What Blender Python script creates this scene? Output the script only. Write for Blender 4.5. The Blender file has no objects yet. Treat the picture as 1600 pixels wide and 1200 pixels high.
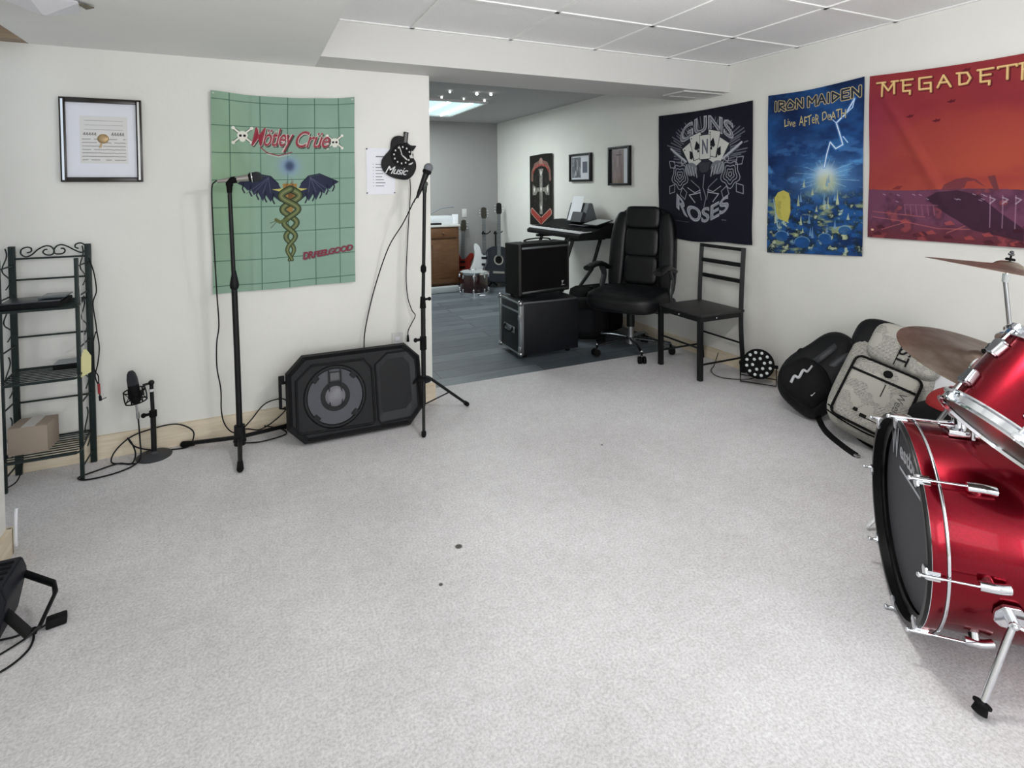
import bpy, bmesh, math, random
import numpy as np
from mathutils import Matrix, Vector, Euler
random.seed(7); rng = np.random.default_rng(7)
R = math.radians
SC = bpy.context.scene
COL = SC.collection

# ------------------------------------------------------------------ camera
cam_d = bpy.data.cameras.new('camera'); cam = bpy.data.objects.new('camera', cam_d); COL.objects.link(cam)
cam_d.sensor_fit = 'HORIZONTAL'; cam_d.sensor_width = 36.0
cam_d.lens = 872.25 / 1600 * 36.0
cam_d.shift_y = -(600 - 319.74) / 1600            # verticals kept upright by a lens shift
cam_d.clip_start = 0.02
rt = Vector((0.906024, -0.423169, -0.006977)); up = Vector((0.019060, 0.024327, 0.999522)); fw = Vector((0.422797, 0.905724, -0.030107))
cm = Matrix(((rt.x, up.x, -fw.x, 0), (rt.y, up.y, -fw.y, 0), (rt.z, up.z, -fw.z, 1.35), (0, 0, 0, 1)))
cam.matrix_world = cm
SC.camera = cam

# ------------------------------------------------------------------ world, exposure, area lights
w = bpy.data.worlds.new('world'); SC.world = w; w.use_nodes = True
w.node_tree.nodes['Background'].inputs[0].default_value = (0.85, 0.92, 1.0, 1)
w.node_tree.nodes['Background'].inputs[1].default_value = 1.0
SC.view_settings.view_transform = 'Standard'; SC.view_settings.look = 'None'
SC.view_settings.gamma = 1.0; SC.view_settings.use_curve_mapping = False
SC.view_settings.exposure = 0.04

def area(name, loc, rot, sx, sy, power, col=(1, 1, 1)):
    l = bpy.data.lights.new(name, 'AREA'); l.shape = 'RECTANGLE'; l.size = sx; l.size_y = sy; l.energy = power; l.color = col
    o = bpy.data.objects.new(name, l); COL.objects.link(o); o.location = loc; o.rotation_euler = rot
    return o
# daylight through the unseen rear windows; on the left wall an added fill light
area('rear_window_daylight', (0.0, -2.72, 1.35), (R(90), 0, 0), 1.6, 1.4, 40, (0.95, 0.98, 1.0))
area('rear_window_daylight', (2.2, -2.72, 1.35), (R(90), 0, 0), 1.6, 1.4, 34, (0.95, 0.98, 1.0))
area('left_fill_light', (-0.80, -1.1, 1.35), (R(90), 0, R(-90)), 1.5, 1.2, 16, (0.97, 0.99, 1.0))
# fluorescent troffer of the back room
area('troffer_light', (1.79, 6.17, 2.245), (0, 0, 0), 1.05, 1.15, 40, (0.93, 1.0, 1.0))

# ------------------------------------------------------------------ materials
def lin(c):
    c = np.asarray(c, float) / 255.0
    return np.where(c <= 0.04045, c / 12.92, ((c + 0.055) / 1.055) ** 2.4)
def rgba(c): return (*[float(v) for v in lin(c)], 1.0)
MATS = {}
def mat(name, col=(128, 128, 128), rough=0.6, metal=0.0, bump=0.0, bscale=60, var=0.0, vscale=8, coat=0.0, emit=None, estr=0, spec=None, alpha=None, trans=0.0):
    if name in MATS: return MATS[name]
    m = bpy.data.materials.new(name); m.use_nodes = True; nt = m.node_tree; b = nt.nodes['Principled BSDF']
    b.inputs['Base Color'].default_value = rgba(col); b.inputs['Roughness'].default_value = rough; b.inputs['Metallic'].default_value = metal
    if coat: b.inputs['Coat Weight'].default_value = coat; b.inputs['Coat Roughness'].default_value = 0.04
    if spec is not None: b.inputs['Specular IOR Level'].default_value = spec
    if trans: b.inputs['Transmission Weight'].default_value = trans
    if emit: b.inputs['Emission Color'].default_value = rgba(emit); b.inputs['Emission Strength'].default_value = estr
    tc = nt.nodes.new('ShaderNodeTexCoord')
    if var:
        n = nt.nodes.new('ShaderNodeTexNoise'); n.inputs['Scale'].default_value = vscale; n.inputs['Detail'].default_value = 6
        mx = nt.nodes.new('ShaderNodeMixRGB'); c = np.array(col, float)
        mx.inputs[1].default_value = rgba(np.clip(c * (1 - var), 0, 255)); mx.inputs[2].default_value = rgba(np.clip(c * (1 + var), 0, 255))
        nt.links.new(tc.outputs['Object'], n.inputs['Vector']); nt.links.new(n.outputs['Fac'], mx.inputs[0]); nt.links.new(mx.outputs[0], b.inputs['Base Color'])
    if bump:
        n = nt.nodes.new('ShaderNodeTexNoise'); n.inputs['Scale'].default_value = bscale; n.inputs['Detail'].default_value = 4
        bp = nt.nodes.new('ShaderNodeBump'); bp.inputs['Strength'].default_value = bump; bp.inputs['Distance'].default_value = 0.01
        nt.links.new(tc.outputs['Object'], n.inputs['Vector']); nt.links.new(n.outputs['Fac'], bp.inputs['Height']); nt.links.new(bp.outputs[0], b.inputs['Normal'])
    MATS[name] = m
    return m

def ramp(nt, fac, stops):
    r = nt.nodes.new('ShaderNodeValToRGB'); e = r.color_ramp.elements
    while len(e) < len(stops): e.new(0.5)
    for i, (p, c) in enumerate(stops): e[i].position = p; e[i].color = rgba(c)
    nt.links.new(fac, r.inputs[0]); return r.outputs[0]
def noise(nt, vec, scale, detail=4, rough=0.5):
    n = nt.nodes.new('ShaderNodeTexNoise'); n.inputs['Scale'].default_value = scale; n.inputs['Detail'].default_value = detail; n.inputs['Roughness'].default_value = rough
    nt.links.new(vec, n.inputs['Vector']); return n.outputs['Fac']
def mixc(nt, fac, a, b, mode='MIX'):
    m = nt.nodes.new('ShaderNodeMixRGB'); m.blend_type = mode
    for i, v in ((0, fac), (1, a), (2, b)):
        if isinstance(v, (int, float)): m.inputs[i].default_value = v
        elif isinstance(v, tuple): m.inputs[i].default_value = rgba(v) if len(v) == 3 else v
        else: nt.links.new(v, m.inputs[i])
    return m.outputs[0]
def mapping(nt, scale=(1, 1, 1), rot=(0, 0, 0), src='Object'):
    tc = nt.nodes.new('ShaderNodeTexCoord'); mp = nt.nodes.new('ShaderNodeMapping')
    mp.inputs['Scale'].default_value = scale; mp.inputs['Rotation'].default_value = rot
    nt.links.new(tc.outputs[src], mp.inputs[0]); return mp.outputs[0]
def newmat(name, rough=0.8):
    m = bpy.data.materials.new(name); m.use_nodes = True; MATS[name] = m
    b = m.node_tree.nodes['Principled BSDF']; b.inputs['Roughness'].default_value = rough
    return m, m.node_tree, b
def addbump(nt, b, h, strength, dist=0.01):
    bp = nt.nodes.new('ShaderNodeBump'); bp.inputs['Strength'].default_value = strength; bp.inputs['Distance'].default_value = dist
    nt.links.new(h, bp.inputs['Height']); nt.links.new(bp.outputs[0], b.inputs['Normal'])

def make_carpet():
    m, nt, b = newmat('carpet', 0.95); b.inputs['Specular IOR Level'].default_value = 0.1
    v = mapping(nt)
    fine = noise(nt, v, 120, 4, 0.7); mid = noise(nt, v, 24, 5, 0.65); big = noise(nt, v, 1.6, 5, 0.6)
    c1 = ramp(nt, fine, [(0.38, (180, 178, 179)), (0.5, (218, 216, 217)), (0.62, (243, 242, 243))])
    c2 = ramp(nt, mid, [(0.34, (214, 212, 213)), (0.5, (224, 222, 224)), (0.66, (234, 233, 235))])
    c = mixc(nt, 0.5, c1, c2)
    c3 = ramp(nt, big, [(0.32, (232, 230, 230)), (0.62, (255, 255, 255))])
    c = mixc(nt, 0.75, c, c3, 'MULTIPLY')
    for sx_, sy_, rad in ((0.683, 1.960, .011), (0.56, 1.795, .006), (1.64, 2.42, .005)):      # small dark stains
        ds = nt.nodes.new('ShaderNodeVectorMath'); ds.operation = 'DISTANCE'; ds.inputs[1].default_value = (sx_, sy_, 0); nt.links.new(v, ds.inputs[0])
        mr = nt.nodes.new('ShaderNodeMapRange'); mr.inputs[1].default_value = rad; mr.inputs[2].default_value = rad * 1.5; mr.inputs[3].default_value = 1; mr.inputs[4].default_value = 0
        nt.links.new(ds.outputs['Value'], mr.inputs[0]); c = mixc(nt, mr.outputs[0], c, (92, 90, 86))
    nt.links.new(c, b.inputs['Base Color'])
    addbump(nt, b, noise(nt, v, 140, 5, 0.8), 0.5, 0.006)
    return m
def make_vinyl():
    m, nt, b = newmat('vinyl_planks', 0.42)
    v = mapping(nt)
    br = nt.nodes.new('ShaderNodeTexBrick'); nt.links.new(v, br.inputs['Vector'])
    br.inputs['Color1'].default_value = rgba((128, 136, 142)); br.inputs['Color2'].default_value = rgba((96, 104, 111)); br.inputs['Mortar'].default_value = rgba((52, 57, 62))
    br.inputs['Scale'].default_value = 1; br.inputs['Mortar Size'].default_value = 0.0035; br.inputs['Brick Width'].default_value = 1.2; br.inputs['Row Height'].default_value = 0.18; br.offset = 0.37
    v2 = mapping(nt, (1.2, 22, 1)); st = noise(nt, v2, 3.0, 8, 0.65)
    g = ramp(nt, st, [(0.3, (150, 155, 160)), (0.5, (215, 218, 220)), (0.7, (255, 255, 255))])
    nt.links.new(mixc(nt, 0.9, br.outputs['Color'], g, 'MULTIPLY'), b.inputs['Base Color'])
    return m
def make_wall():
    m, nt, b = newmat('painted_wall', 0.75); b.inputs['Specular IOR Level'].default_value = 0.25
    v = mapping(nt); n = noise(nt, v, 1.3, 4, 0.6)
    nt.links.new(ramp(nt, n, [(0.3, (222, 221, 216)), (0.7, (229, 228, 223))]), b.inputs['Base Color'])
    addbump(nt, b, noise(nt, v, 45, 3), 0.12, 0.004)
    return m
def make_pine():
    m, nt, b = newmat('pine_board', 0.65)
    v = mapping(nt, (1.5, 1.5, 16)); st = noise(nt, v, 3, 6, 0.6)
    c = ramp(nt, st, [(0.3, (206, 190, 164)), (0.7, (229, 217, 196))])
    v2 = mapping(nt, (4.1, 4.1, 9.0)); vo = nt.nodes.new('ShaderNodeTexVoronoi'); vo.inputs['Scale'].default_value = 1.0; nt.links.new(v2, vo.inputs['Vector'])
    k = ramp(nt, vo.outputs['Distance'], [(0.06, (120, 92, 64)), (0.12, (255, 255, 255))])
    nt.links.new(mixc(nt, 0.8, c, k, 'MULTIPLY'), b.inputs['Base Color'])
    return m
def make_wood(name, a, c2, scale=(2, 2, 14), rough=0.45):
    m, nt, b = newmat(name, rough); v = mapping(nt, scale); st = noise(nt, v, 3, 7, 0.6)
    nt.links.new(ramp(nt, st, [(0.3, a), (0.7, c2)]), b.inputs['Base Color']); return m
def make_tile():
    m, nt, b = newmat('ceiling_tile', 0.9); b.inputs['Specular IOR Level'].default_value = 0.1
    v = mapping(nt); n = noise(nt, v, 90, 4, 0.7)
    nt.links.new(ramp(nt, n, [(0.3, (234, 234, 234)), (0.6, (241, 241, 241))]), b.inputs['Base Color'])
    addbump(nt, b, n, 0.2, 0.004); return m
def make_newsprint():
    m, nt, b = newmat('newsprint_fabric', 0.75)
    v = mapping(nt)
    # lines of print made of stretched noise, broken up into blocks
    sep = nt.nodes.new('ShaderNodeSeparateXYZ'); nt.links.new(v, sep.inputs[0])
    wv = nt.nodes.new('ShaderNodeTexWave'); wv.wave_type = 'BANDS'; wv.bands_direction = 'Z'; wv.inputs['Scale'].default_value = 52; wv.inputs['Distortion'].default_value = 0.0
    nt.links.new(v, wv.inputs['Vector'])
    v3 = mapping(nt, (140, 140, 60)); n3 = noise(nt, v3, 1.0, 3, 0.7)
    mu = nt.nodes.new('ShaderNodeMath'); mu.operation = 'MULTIPLY'; nt.links.new(wv.outputs['Fac'], mu.inputs[0]); nt.links.new(n3, mu.inputs[1])
    v4 = mapping(nt, (13, 13, 17)); vo = nt.nodes.new('ShaderNodeTexVoronoi'); vo.feature = 'F1'; vo.distance = 'CHEBYCHEV'; vo.inputs['Scale'].default_value = 1.0; nt.links.new(v4, vo.inputs['Vector'])
    sepc = nt.nodes.new('ShaderNodeSeparateColor'); nt.links.new(vo.outputs['Color'], sepc.inputs[0])
    gt = nt.nodes.new('ShaderNodeMath'); gt.operation = 'GREATER_THAN'; gt.inputs[1].default_value = 0.3; nt.links.new(sepc.outputs[0], gt.inputs[0])
    mm = nt.nodes.new('ShaderNodeMath'); mm.operation = 'MULTIPLY'; nt.links.new(mu.outputs[0], mm.inputs[0]); nt.links.new(gt.outputs[0], mm.inputs[1])
    c = ramp(nt, mm.outputs[0], [(0.30, (172, 170, 162)), (0.5, (84, 82, 80))])
    nt.links.new(c, b.inputs['Base Color']); return m
def make_drumred():
    m, nt, b = newmat('wine_red_drum_wrap', 0.24); b.inputs['Coat Weight'].default_value = 0.25; b.inputs['Coat Roughness'].default_value = 0.05
    v = mapping(nt); n = noise(nt, v, 260, 3)
    nt.links.new(ramp(nt, n, [(0.3, (116, 6, 24)), (0.7, (132, 8, 30))]), b.inputs['Base Color']); b.inputs['Metallic'].default_value = 0.9; return m
def make_cymbal():
    m, nt, b = newmat('tarnished_bronze', 0.38); b.inputs['Metallic'].default_value = 0.85
    v = mapping(nt); n = noise(nt, v, 9, 6, 0.6)
    nt.links.new(ramp(nt, n, [(0.3, (110, 92, 82)), (0.5, (142, 126, 114)), (0.7, (168, 156, 146))]), b.inputs['Base Color']); return m

M_carpet, M_vinyl, M_wall, M_pine, M_tile = make_carpet(), make_vinyl(), make_wall(), make_pine(), make_tile()
M_news, M_red, M_cym = make_newsprint(), make_drumred(), make_cymbal()
M_trim = mat('white_trim', (204, 203, 201), 0.6)
M_grid = mat('ceiling_grid_white', (240, 240, 239), 0.5)
M_soffit = mat('soffit_paint', (236, 236, 234), 0.85, var=0.015, vscale=3, spec=0.15)
M_black = mat('black_paint', (16, 17, 18), 0.45, spec=.3)
M_blackm = mat('matt_black', (14, 14, 16), 0.75, spec=.2)
M_rubber = mat('black_rubber', (11, 11, 11), 0.85, spec=.2)
M_cable = mat('black_cable', (18, 18, 20), 0.6, spec=.2)
M_chrome = mat('chrome', (225, 228, 232), 0.09, 1.0)
M_steel = mat('brushed_steel', (170, 172, 174), 0.3, 1.0)
M_alu = mat('aluminium_edge', (165, 170, 172), 0.35, 1.0)
M_leather = mat('black_leather', (12, 13, 16), 0.42, spec=.35, bump=0.15, bscale=90)
M_plast = mat('black_plastic', (13, 14, 17), 0.55, spec=.25, bump=0.08, bscale=300)
M_grille = mat('dark_grille', (34, 35, 42), 0.45, bump=0.6, bscale=600)
M_tolex = mat('black_tolex', (14, 14, 15), 0.65, spec=.25, bump=0.3, bscale=250)
M_white = mat('white_paper', (226, 227, 232), 0.7)
M_green = mat('dark_green_metal', (30, 40, 38), 0.45, 0.1, spec=.3, var=0.25, vscale=30)
M_card = mat('cardboard', (152, 138, 124), 0.85, var=0.04, vscale=12)
M_oak = make_wood('oak_cabinet', (84, 55, 32), (106, 72, 44), (3, 3, 14))
M_dkwood = make_wood('dark_walnut', (38, 28, 24), (60, 44, 36))
M_rawwood = make_wood('raw_brown_wood', (120, 100, 78), (150, 128, 100))

# ------------------------------------------------------------------ mesh builder
def rotm(rx=0, ry=0, rz=0): return Euler((R(rx), R(ry), R(rz)), 'XYZ').to_matrix().to_4x4()
def T(x, y, z): return Matrix.Translation((x, y, z))
def frame(c, n, u):
    """matrix whose local +z is the direction n, local +y is as near to u as can be, at c"""
    n = Vector(n).normalized(); u = Vector(u); u = (u - n * u.dot(n)).normalized(); x = u.cross(n).normalized()
    return Matrix(((x.x, u.x, n.x, c[0]), (x.y, u.y, n.y, c[1]), (x.z, u.z, n.z, c[2]), (0, 0, 0, 1)))
class MB:
    def __init__(s): s.bm = bmesh.new()
    def _merge(s, b2, M=None):
        if M is not None: bmesh.ops.transform(b2, matrix=M, verts=b2.verts)
        me = bpy.data.meshes.new('tmp'); b2.to_mesh(me); b2.free(); s.bm.from_mesh(me); bpy.data.meshes.remove(me); return s
    def box(s, c, size, M=None, bev=0.0, seg=2):
        b = bmesh.new(); bmesh.ops.create_cube(b, size=1.0)
        bmesh.ops.transform(b, matrix=Matrix.Diagonal((*size, 1)), verts=b.verts)
        if bev: bmesh.ops.bevel(b, geom=b.edges[:], offset=bev, segments=seg, affect='EDGES', profile=0.6)
        bmesh.ops.transform(b, matrix=T(*c), verts=b.verts)
        return s._merge(b, M)
    def span(s, a, b_, bev=0.0, M=None):
        c = [(a[i] + b_[i]) / 2 for i in range(3)]; z = [abs(a[i] - b_[i]) for i in range(3)]
        return s.box(c, z, M, bev)
    def cyl(s, p0, p1, r0, r1=None, n=20, M=None, caps=True):
        r1 = r0 if r1 is None else r1
        p0, p1 = Vector(p0), Vector(p1); d = (p1 - p0); L = d.length
        b = bmesh.new(); bmesh.ops.create_cone(b, cap_ends=caps, segments=n, radius1=r0, radius2=r1, depth=L)
        q = Vector((0, 0, 1)).rotation_difference(d.normalized()).to_matrix().to_4x4()
        bmesh.ops.transform(b, matrix=Matrix.Translation((p0 + p1) / 2) @ q, verts=b.verts)
        return s._merge(b, M)
    def sph(s, c, r, n=16, M=None, scale=(1, 1, 1)):
        b = bmesh.new(); bmesh.ops.create_uvsphere(b, u_segments=n, v_segments=max(8, n // 2), radius=r)
        bmesh.ops.transform(b, matrix=T(*c) @ Matrix.Diagonal((*scale, 1)), verts=b.verts)
        return s._merge(b, M)
    def tube(s, pts, r, n=8, closed=False, smooth=True, M=None, flat=None):
        P = [Vector(p) for p in pts]
        if smooth and len(P) > 2: P = catmull(P, closed)
        N = len(P); b = bmesh.new(); rings = []
        prev = None
        for i, p in enumerate(P):
            if closed: t = (P[(i + 1) % N] - P[i - 1])
            else: t = P[min(i + 1, N - 1)] - P[max(i - 1, 0)]
            t = t.normalized() if t.length > 1e-9 else Vector((0, 0, 1))
            if prev is None:
                a = Vector((0, 0, 1)) if abs(t.z) < 0.9 else Vector((1, 0, 0)); nrm = t.cross(a).normalized()
            else: nrm = (prev - t * prev.dot(t)).normalized()
            prev = nrm; bi = t.cross(nrm)
            ra, rb = (r, r) if flat is None else flat
            rings.append([b.verts.new(p + nrm * math.cos(2 * math.pi * k / n) * ra + bi * math.sin(2 * math.pi * k / n) * rb) for k in range(n)])
        for i in range(N if closed else N - 1):
            A, B = rings[i], rings[(i + 1) % N]
            for k in range(n): b.faces.new((A[k], A[(k + 1) % n], B[(k + 1) % n], B[k]))
        if not closed: b.faces.new(rings[0][::-1]); b.faces.new(rings[-1])
        return s._merge(b, M)
    def lathe(s, prof, n=40, M=None, caps=False):
        """prof: list of (radius, z)"""
        b = bmesh.new(); rings = []
        for r_, z_ in prof:
            if r_ < 1e-6: rings.append([b.verts.new((0, 0, z_))])
            else: rings.append([b.verts.new((r_ * math.cos(2 * math.pi * k / n), r_ * math.sin(2 * math.pi * k / n), z_)) for k in range(n)])
        for A, B in zip(rings[:-1], rings[1:]):
            for k in range(n):
                a = [A[k % len(A)], A[(k + 1) % len(A)]] if len(A) > 1 else [A[0]]
                c = [B[(k + 1) % len(B)], B[k % len(B)]] if len(B) > 1 else [B[0]]
                if len(a) + len(c) >= 3: b.faces.new(a + c)
        return s._merge(b, M)
    def prism(s, poly, d, M=None, bev=0.0):
        """polygon in the xy plane pushed from z=0 to z=d"""
        b = bmesh.new(); vs = [b.verts.new((p[0], p[1], 0)) for p in poly]; f = b.faces.new(vs)
        r = bmesh.ops.extrude_face_region(b, geom=[f]); nv = [e for e in r['geom'] if isinstance(e, bmesh.types.BMVert)]
        bmesh.ops.translate(b, vec=(0, 0, d), verts=nv)
        bmesh.ops.recalc_face_normals(b, faces=b.faces[:])
        if bev: bmesh.ops.bevel(b, geom=b.edges[:], offset=bev, segments=2, affect='EDGES')
        return s._merge(b, M)
    def puff(s, c, size, p=4, n=8, M=None, fn=None):
        """rounded soft box (superellipsoid)"""
        b = bmesh.new(); bmesh.ops.create_cube(b, size=2.0)
        bmesh.ops.subdivide_edges(b, edges=b.edges[:], cuts=n, use_grid_fill=True)
        for v in b.verts:
            x, y, z = v.co; k = (abs(x) ** p + abs(y) ** p + abs(z) ** p) ** (1 / p); v.co = v.co / k
            if fn: v.co = Vector(fn(*v.co))
            v.co = Vector((v.co.x * size[0] / 2 + c[0], v.co.y * size[1] / 2 + c[1], v.co.z * size[2] / 2 + c[2]))
        return s._merge(b, M)
    def torus(s, c, Rr, r, M=None, n=48, m=8, a0=0, a1=360):
        closed = (a1 - a0) >= 360; k = n if closed else n + 1
        pts = [(c[0] + Rr * math.cos(R(a0 + (a1 - a0) * i / n)), c[1] + Rr * math.sin(R(a0 + (a1 - a0) * i / n)), c[2]) for i in range(k)]
        return s.tube(pts, r, m, closed, smooth=False, M=M)
    def build(s, name, m, parent=None, smooth=True, angle=40, world=False):
        """world=True: the vertices are in world space and are brought into the parent's space"""
        me = bpy.data.meshes.new(name)
        bmesh.ops.recalc_face_normals(s.bm, faces=s.bm.faces[:])
        if world and parent is not None:
            root = parent
            while root.parent: root = root.parent
            bmesh.ops.transform(s.bm, matrix=root.matrix_basis.inverted(), verts=s.bm.verts)
        s.bm.to_mesh(me); s.bm.free(); me.materials.append(m)
        if smooth:
            me.polygons.foreach_set('use_smooth', [True] * len(me.polygons)); me.set_sharp_from_angle(angle=R(angle))
        o = bpy.data.objects.new(name, me); COL.objects.link(o)
        if parent is not None: o.parent = parent
        return o
def catmull(P, closed=False, sub=6):
    out = []; N = len(P)
    for i in range(N if closed else N - 1):
        p0 = P[i - 1] if (closed or i > 0) else P[i]; p1 = P[i]; p2 = P[(i + 1) % N]; p3 = P[(i + 2) % N] if (closed or i + 2 < N) else p2
        for k in range(sub):
            t = k / sub
            out.append(0.5 * ((2 * p1) + (p2 - p0) * t + (2 * p0 - 5 * p1 + 4 * p2 - p3) * t * t + (3 * p1 - p0 - 3 * p2 + p3) * t ** 3))
    if not closed: out.append(P[-1])
    return out
def tag(o, label, cat, group=None):
    o['label'] = label; o['category'] = cat
    if group: o['group'] = group
    return o
def thing(name, label, cat, loc=(0, 0, 0), rz=0, group=None):
    o = bpy.data.objects.new(name, None); COL.objects.link(o); o.empty_display_size = 0.1
    o.location = loc; o.rotation_euler = (0, 0, R(rz)); o.matrix_basis = T(*loc) @ rotm(0, 0, rz)
    return tag(o, label, cat, group)
def single(mb, name, m, label, cat, loc=(0, 0, 0), group=None, smooth=True):
    """a thing that is one mesh; vertices given in world space, origin put at loc"""
    bmesh.ops.translate(mb.bm, vec=-Vector(loc), verts=mb.bm.verts)
    o = mb.build(name, m, None, smooth); o.location = loc
    return tag(o, label, cat, group)
def struct(mb, name, m, smooth=False, label=None):
    o = mb.build(name, m, None, smooth); o['kind'] = 'structure'
    if label: o['label'] = label
    return o

# ------------------------------------------------------------------ text
def text_tris(txt, shear=0.0, offset=0.0, spacing=1.0):
    cu = bpy.data.curves.new('txt', 'FONT'); cu.body = txt; cu.size = 1; cu.shear = shear; cu.offset = offset; cu.space_character = spacing; cu.resolution_u = 4
    o = bpy.data.objects.new('txt', cu); COL.objects.link(o); bpy.context.view_layer.update()
    me = bpy.data.meshes.new_from_object(o.evaluated_get(bpy.context.evaluated_depsgraph_get()))
    me.calc_loop_triangles()
    v = np.array([list(x.co)[:2] for x in me.vertices]); t = np.array([list(x.vertices) for x in me.loop_triangles])
    bpy.data.objects.remove(o); bpy.data.curves.remove(cu); bpy.data.meshes.remove(me)
    v = v - v.min(0); v = v / v.max(0)
    v[:, 1] = 1 - v[:, 1]                            # v down, unit box
    return v, t
def text_mesh(name, txt, M, w_, h_, m, parent, depth=0.0015, world=False, **kw):
    v, t = text_tris(txt, **kw)
    b = MB()
    vs = [b.bm.verts.new(M @ Vector(((x - 0.5) * w_, (0.5 - y) * h_, depth))) for x, y in v]
    for tri in t:
        try: b.bm.faces.new([vs[i] for i in tri])
        except ValueError: pass
    return b.build(name, m, parent, smooth=False, world=world)

# ------------------------------------------------------------------ painted cloths (pattern held in the mesh's colour attribute)
class Canvas:
    def __init__(s, w_, h_, nx, ny, base):
        s.w, s.h, s.nx, s.ny = w_, h_, nx, ny
        s.c = np.ones((ny, nx, 3)) * np.array(base, float)
        s.X, s.Y = np.meshgrid((np.arange(nx) + 0.5) / nx * w_, (np.arange(ny) + 0.5) / ny * h_)
    def blend(s, a, col): s.c += a[..., None] * (np.array(col, float) - s.c)
    def bb(s, x0, y0, x1, y1):
        i0 = max(0, int(x0 / s.w * s.nx) - 1); i1 = min(s.nx, int(x1 / s.w * s.nx) + 2); j0 = max(0, int(y0 / s.h * s.ny) - 1); j1 = min(s.ny, int(y1 / s.h * s.ny) + 2)
        return (slice(j0, max(j0, j1)), slice(i0, max(i0, i1)))
    def poly(s, pts, col, a=1.0):
        p = np.array(pts, float); k = s.bb(*p.min(0), *p.max(0)); acc = 0; dx, dy = s.w / s.nx / 4, s.h / s.ny / 4
        for ox, oy in ((-dx, -dy), (dx, -dy), (-dx, dy), (dx, dy)):
            x, y = s.X[k] + ox, s.Y[k] + oy; ins = np.zeros(x.shape, bool)
            for (xa, ya), (xb, yb) in zip(p, np.roll(p, -1, 0)):
                if ya == yb: continue
                ins ^= ((ya > y) != (yb > y)) & (x < (xb - xa) * (y - ya) / (yb - ya) + xa)
            acc = acc + ins
        s.c[k] += (acc / 4 * a)[..., None] * (np.array(col, float) - s.c[k])
    def line(s, pts, w_, col, a=1.0, closed=False):
        p = [np.array(q, float) for q in pts]
        if closed: p.append(p[0])
        P = np.array(p); k = s.bb(P[:, 0].min() - w_, P[:, 1].min() - w_, P[:, 0].max() + w_, P[:, 1].max() + w_)
        X, Y = s.X[k], s.Y[k]; D = np.full(X.shape, 9.0)
        for A, B in zip(p[:-1], p[1:]):
            d = B - A; L = max(d @ d, 1e-12); t = np.clip(((X - A[0]) * d[0] + (Y - A[1]) * d[1]) / L, 0, 1)
            D = np.minimum(D, np.hypot(X - A[0] - t * d[0], Y - A[1] - t * d[1]))
        px = s.w / s.nx; m = np.clip((w_ / 2 - D) / px + 0.5, 0, 1) * a
        s.c[k] += m[..., None] * (np.array(col, float) - s.c[k])
    def glow(s, x, y, rx, ry, col, a=1.0, pw=2.0):
        d = ((s.X - x) / rx) ** 2 + ((s.Y - y) / ry) ** 2; s.blend(a * np.exp(-d ** (pw / 2)), col)
    def disc(s, x, y, rx, ry, col, a=1.0):
        s.poly([(x + rx * math.cos(t), y + ry * math.sin(t)) for t in np.linspace(0, 2 * math.pi, 28)[:-1]], col, a)
    def ns(s, sx, sy, seed, oct=4):
        r = np.random.default_rng(seed); out = np.zeros((s.ny, s.nx)); amp = 1; tot = 0
        for o in range(oct):
            gx, gy = int(s.w * sx) + 3, int(s.h * sy) + 3; g = r.random((gy, gx))
            x, y = s.X * sx, s.Y * sy; i, j = x.astype(int), y.astype(int); i = np.clip(i, 0, gx - 2); j = np.clip(j, 0, gy - 2); fx, fy = x - i, y - j; fx, fy = fx * fx * (3 - 2 * fx), fy * fy * (3 - 2 * fy)
            out += amp * ((g[j, i] * (1 - fx) + g[j, i + 1] * fx) * (1 - fy) + (g[j + 1, i] * (1 - fx) + g[j + 1, i + 1] * fx) * fy); tot += amp; amp *= 0.55; sx *= 2; sy *= 2
        return out / tot
    def text(s, txt, x0, y0, x1, y1, col, fn=None, a=1.0, **kw):
        v, t = text_tris(txt, **kw); P = np.stack([x0 + v[:, 0] * (x1 - x0), y0 + v[:, 1] * (y1 - y0)], 1)
        if fn: P = np.array([fn(*q) for q in P])
        for tri in t: s.poly(P[tri], col, a)
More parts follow.
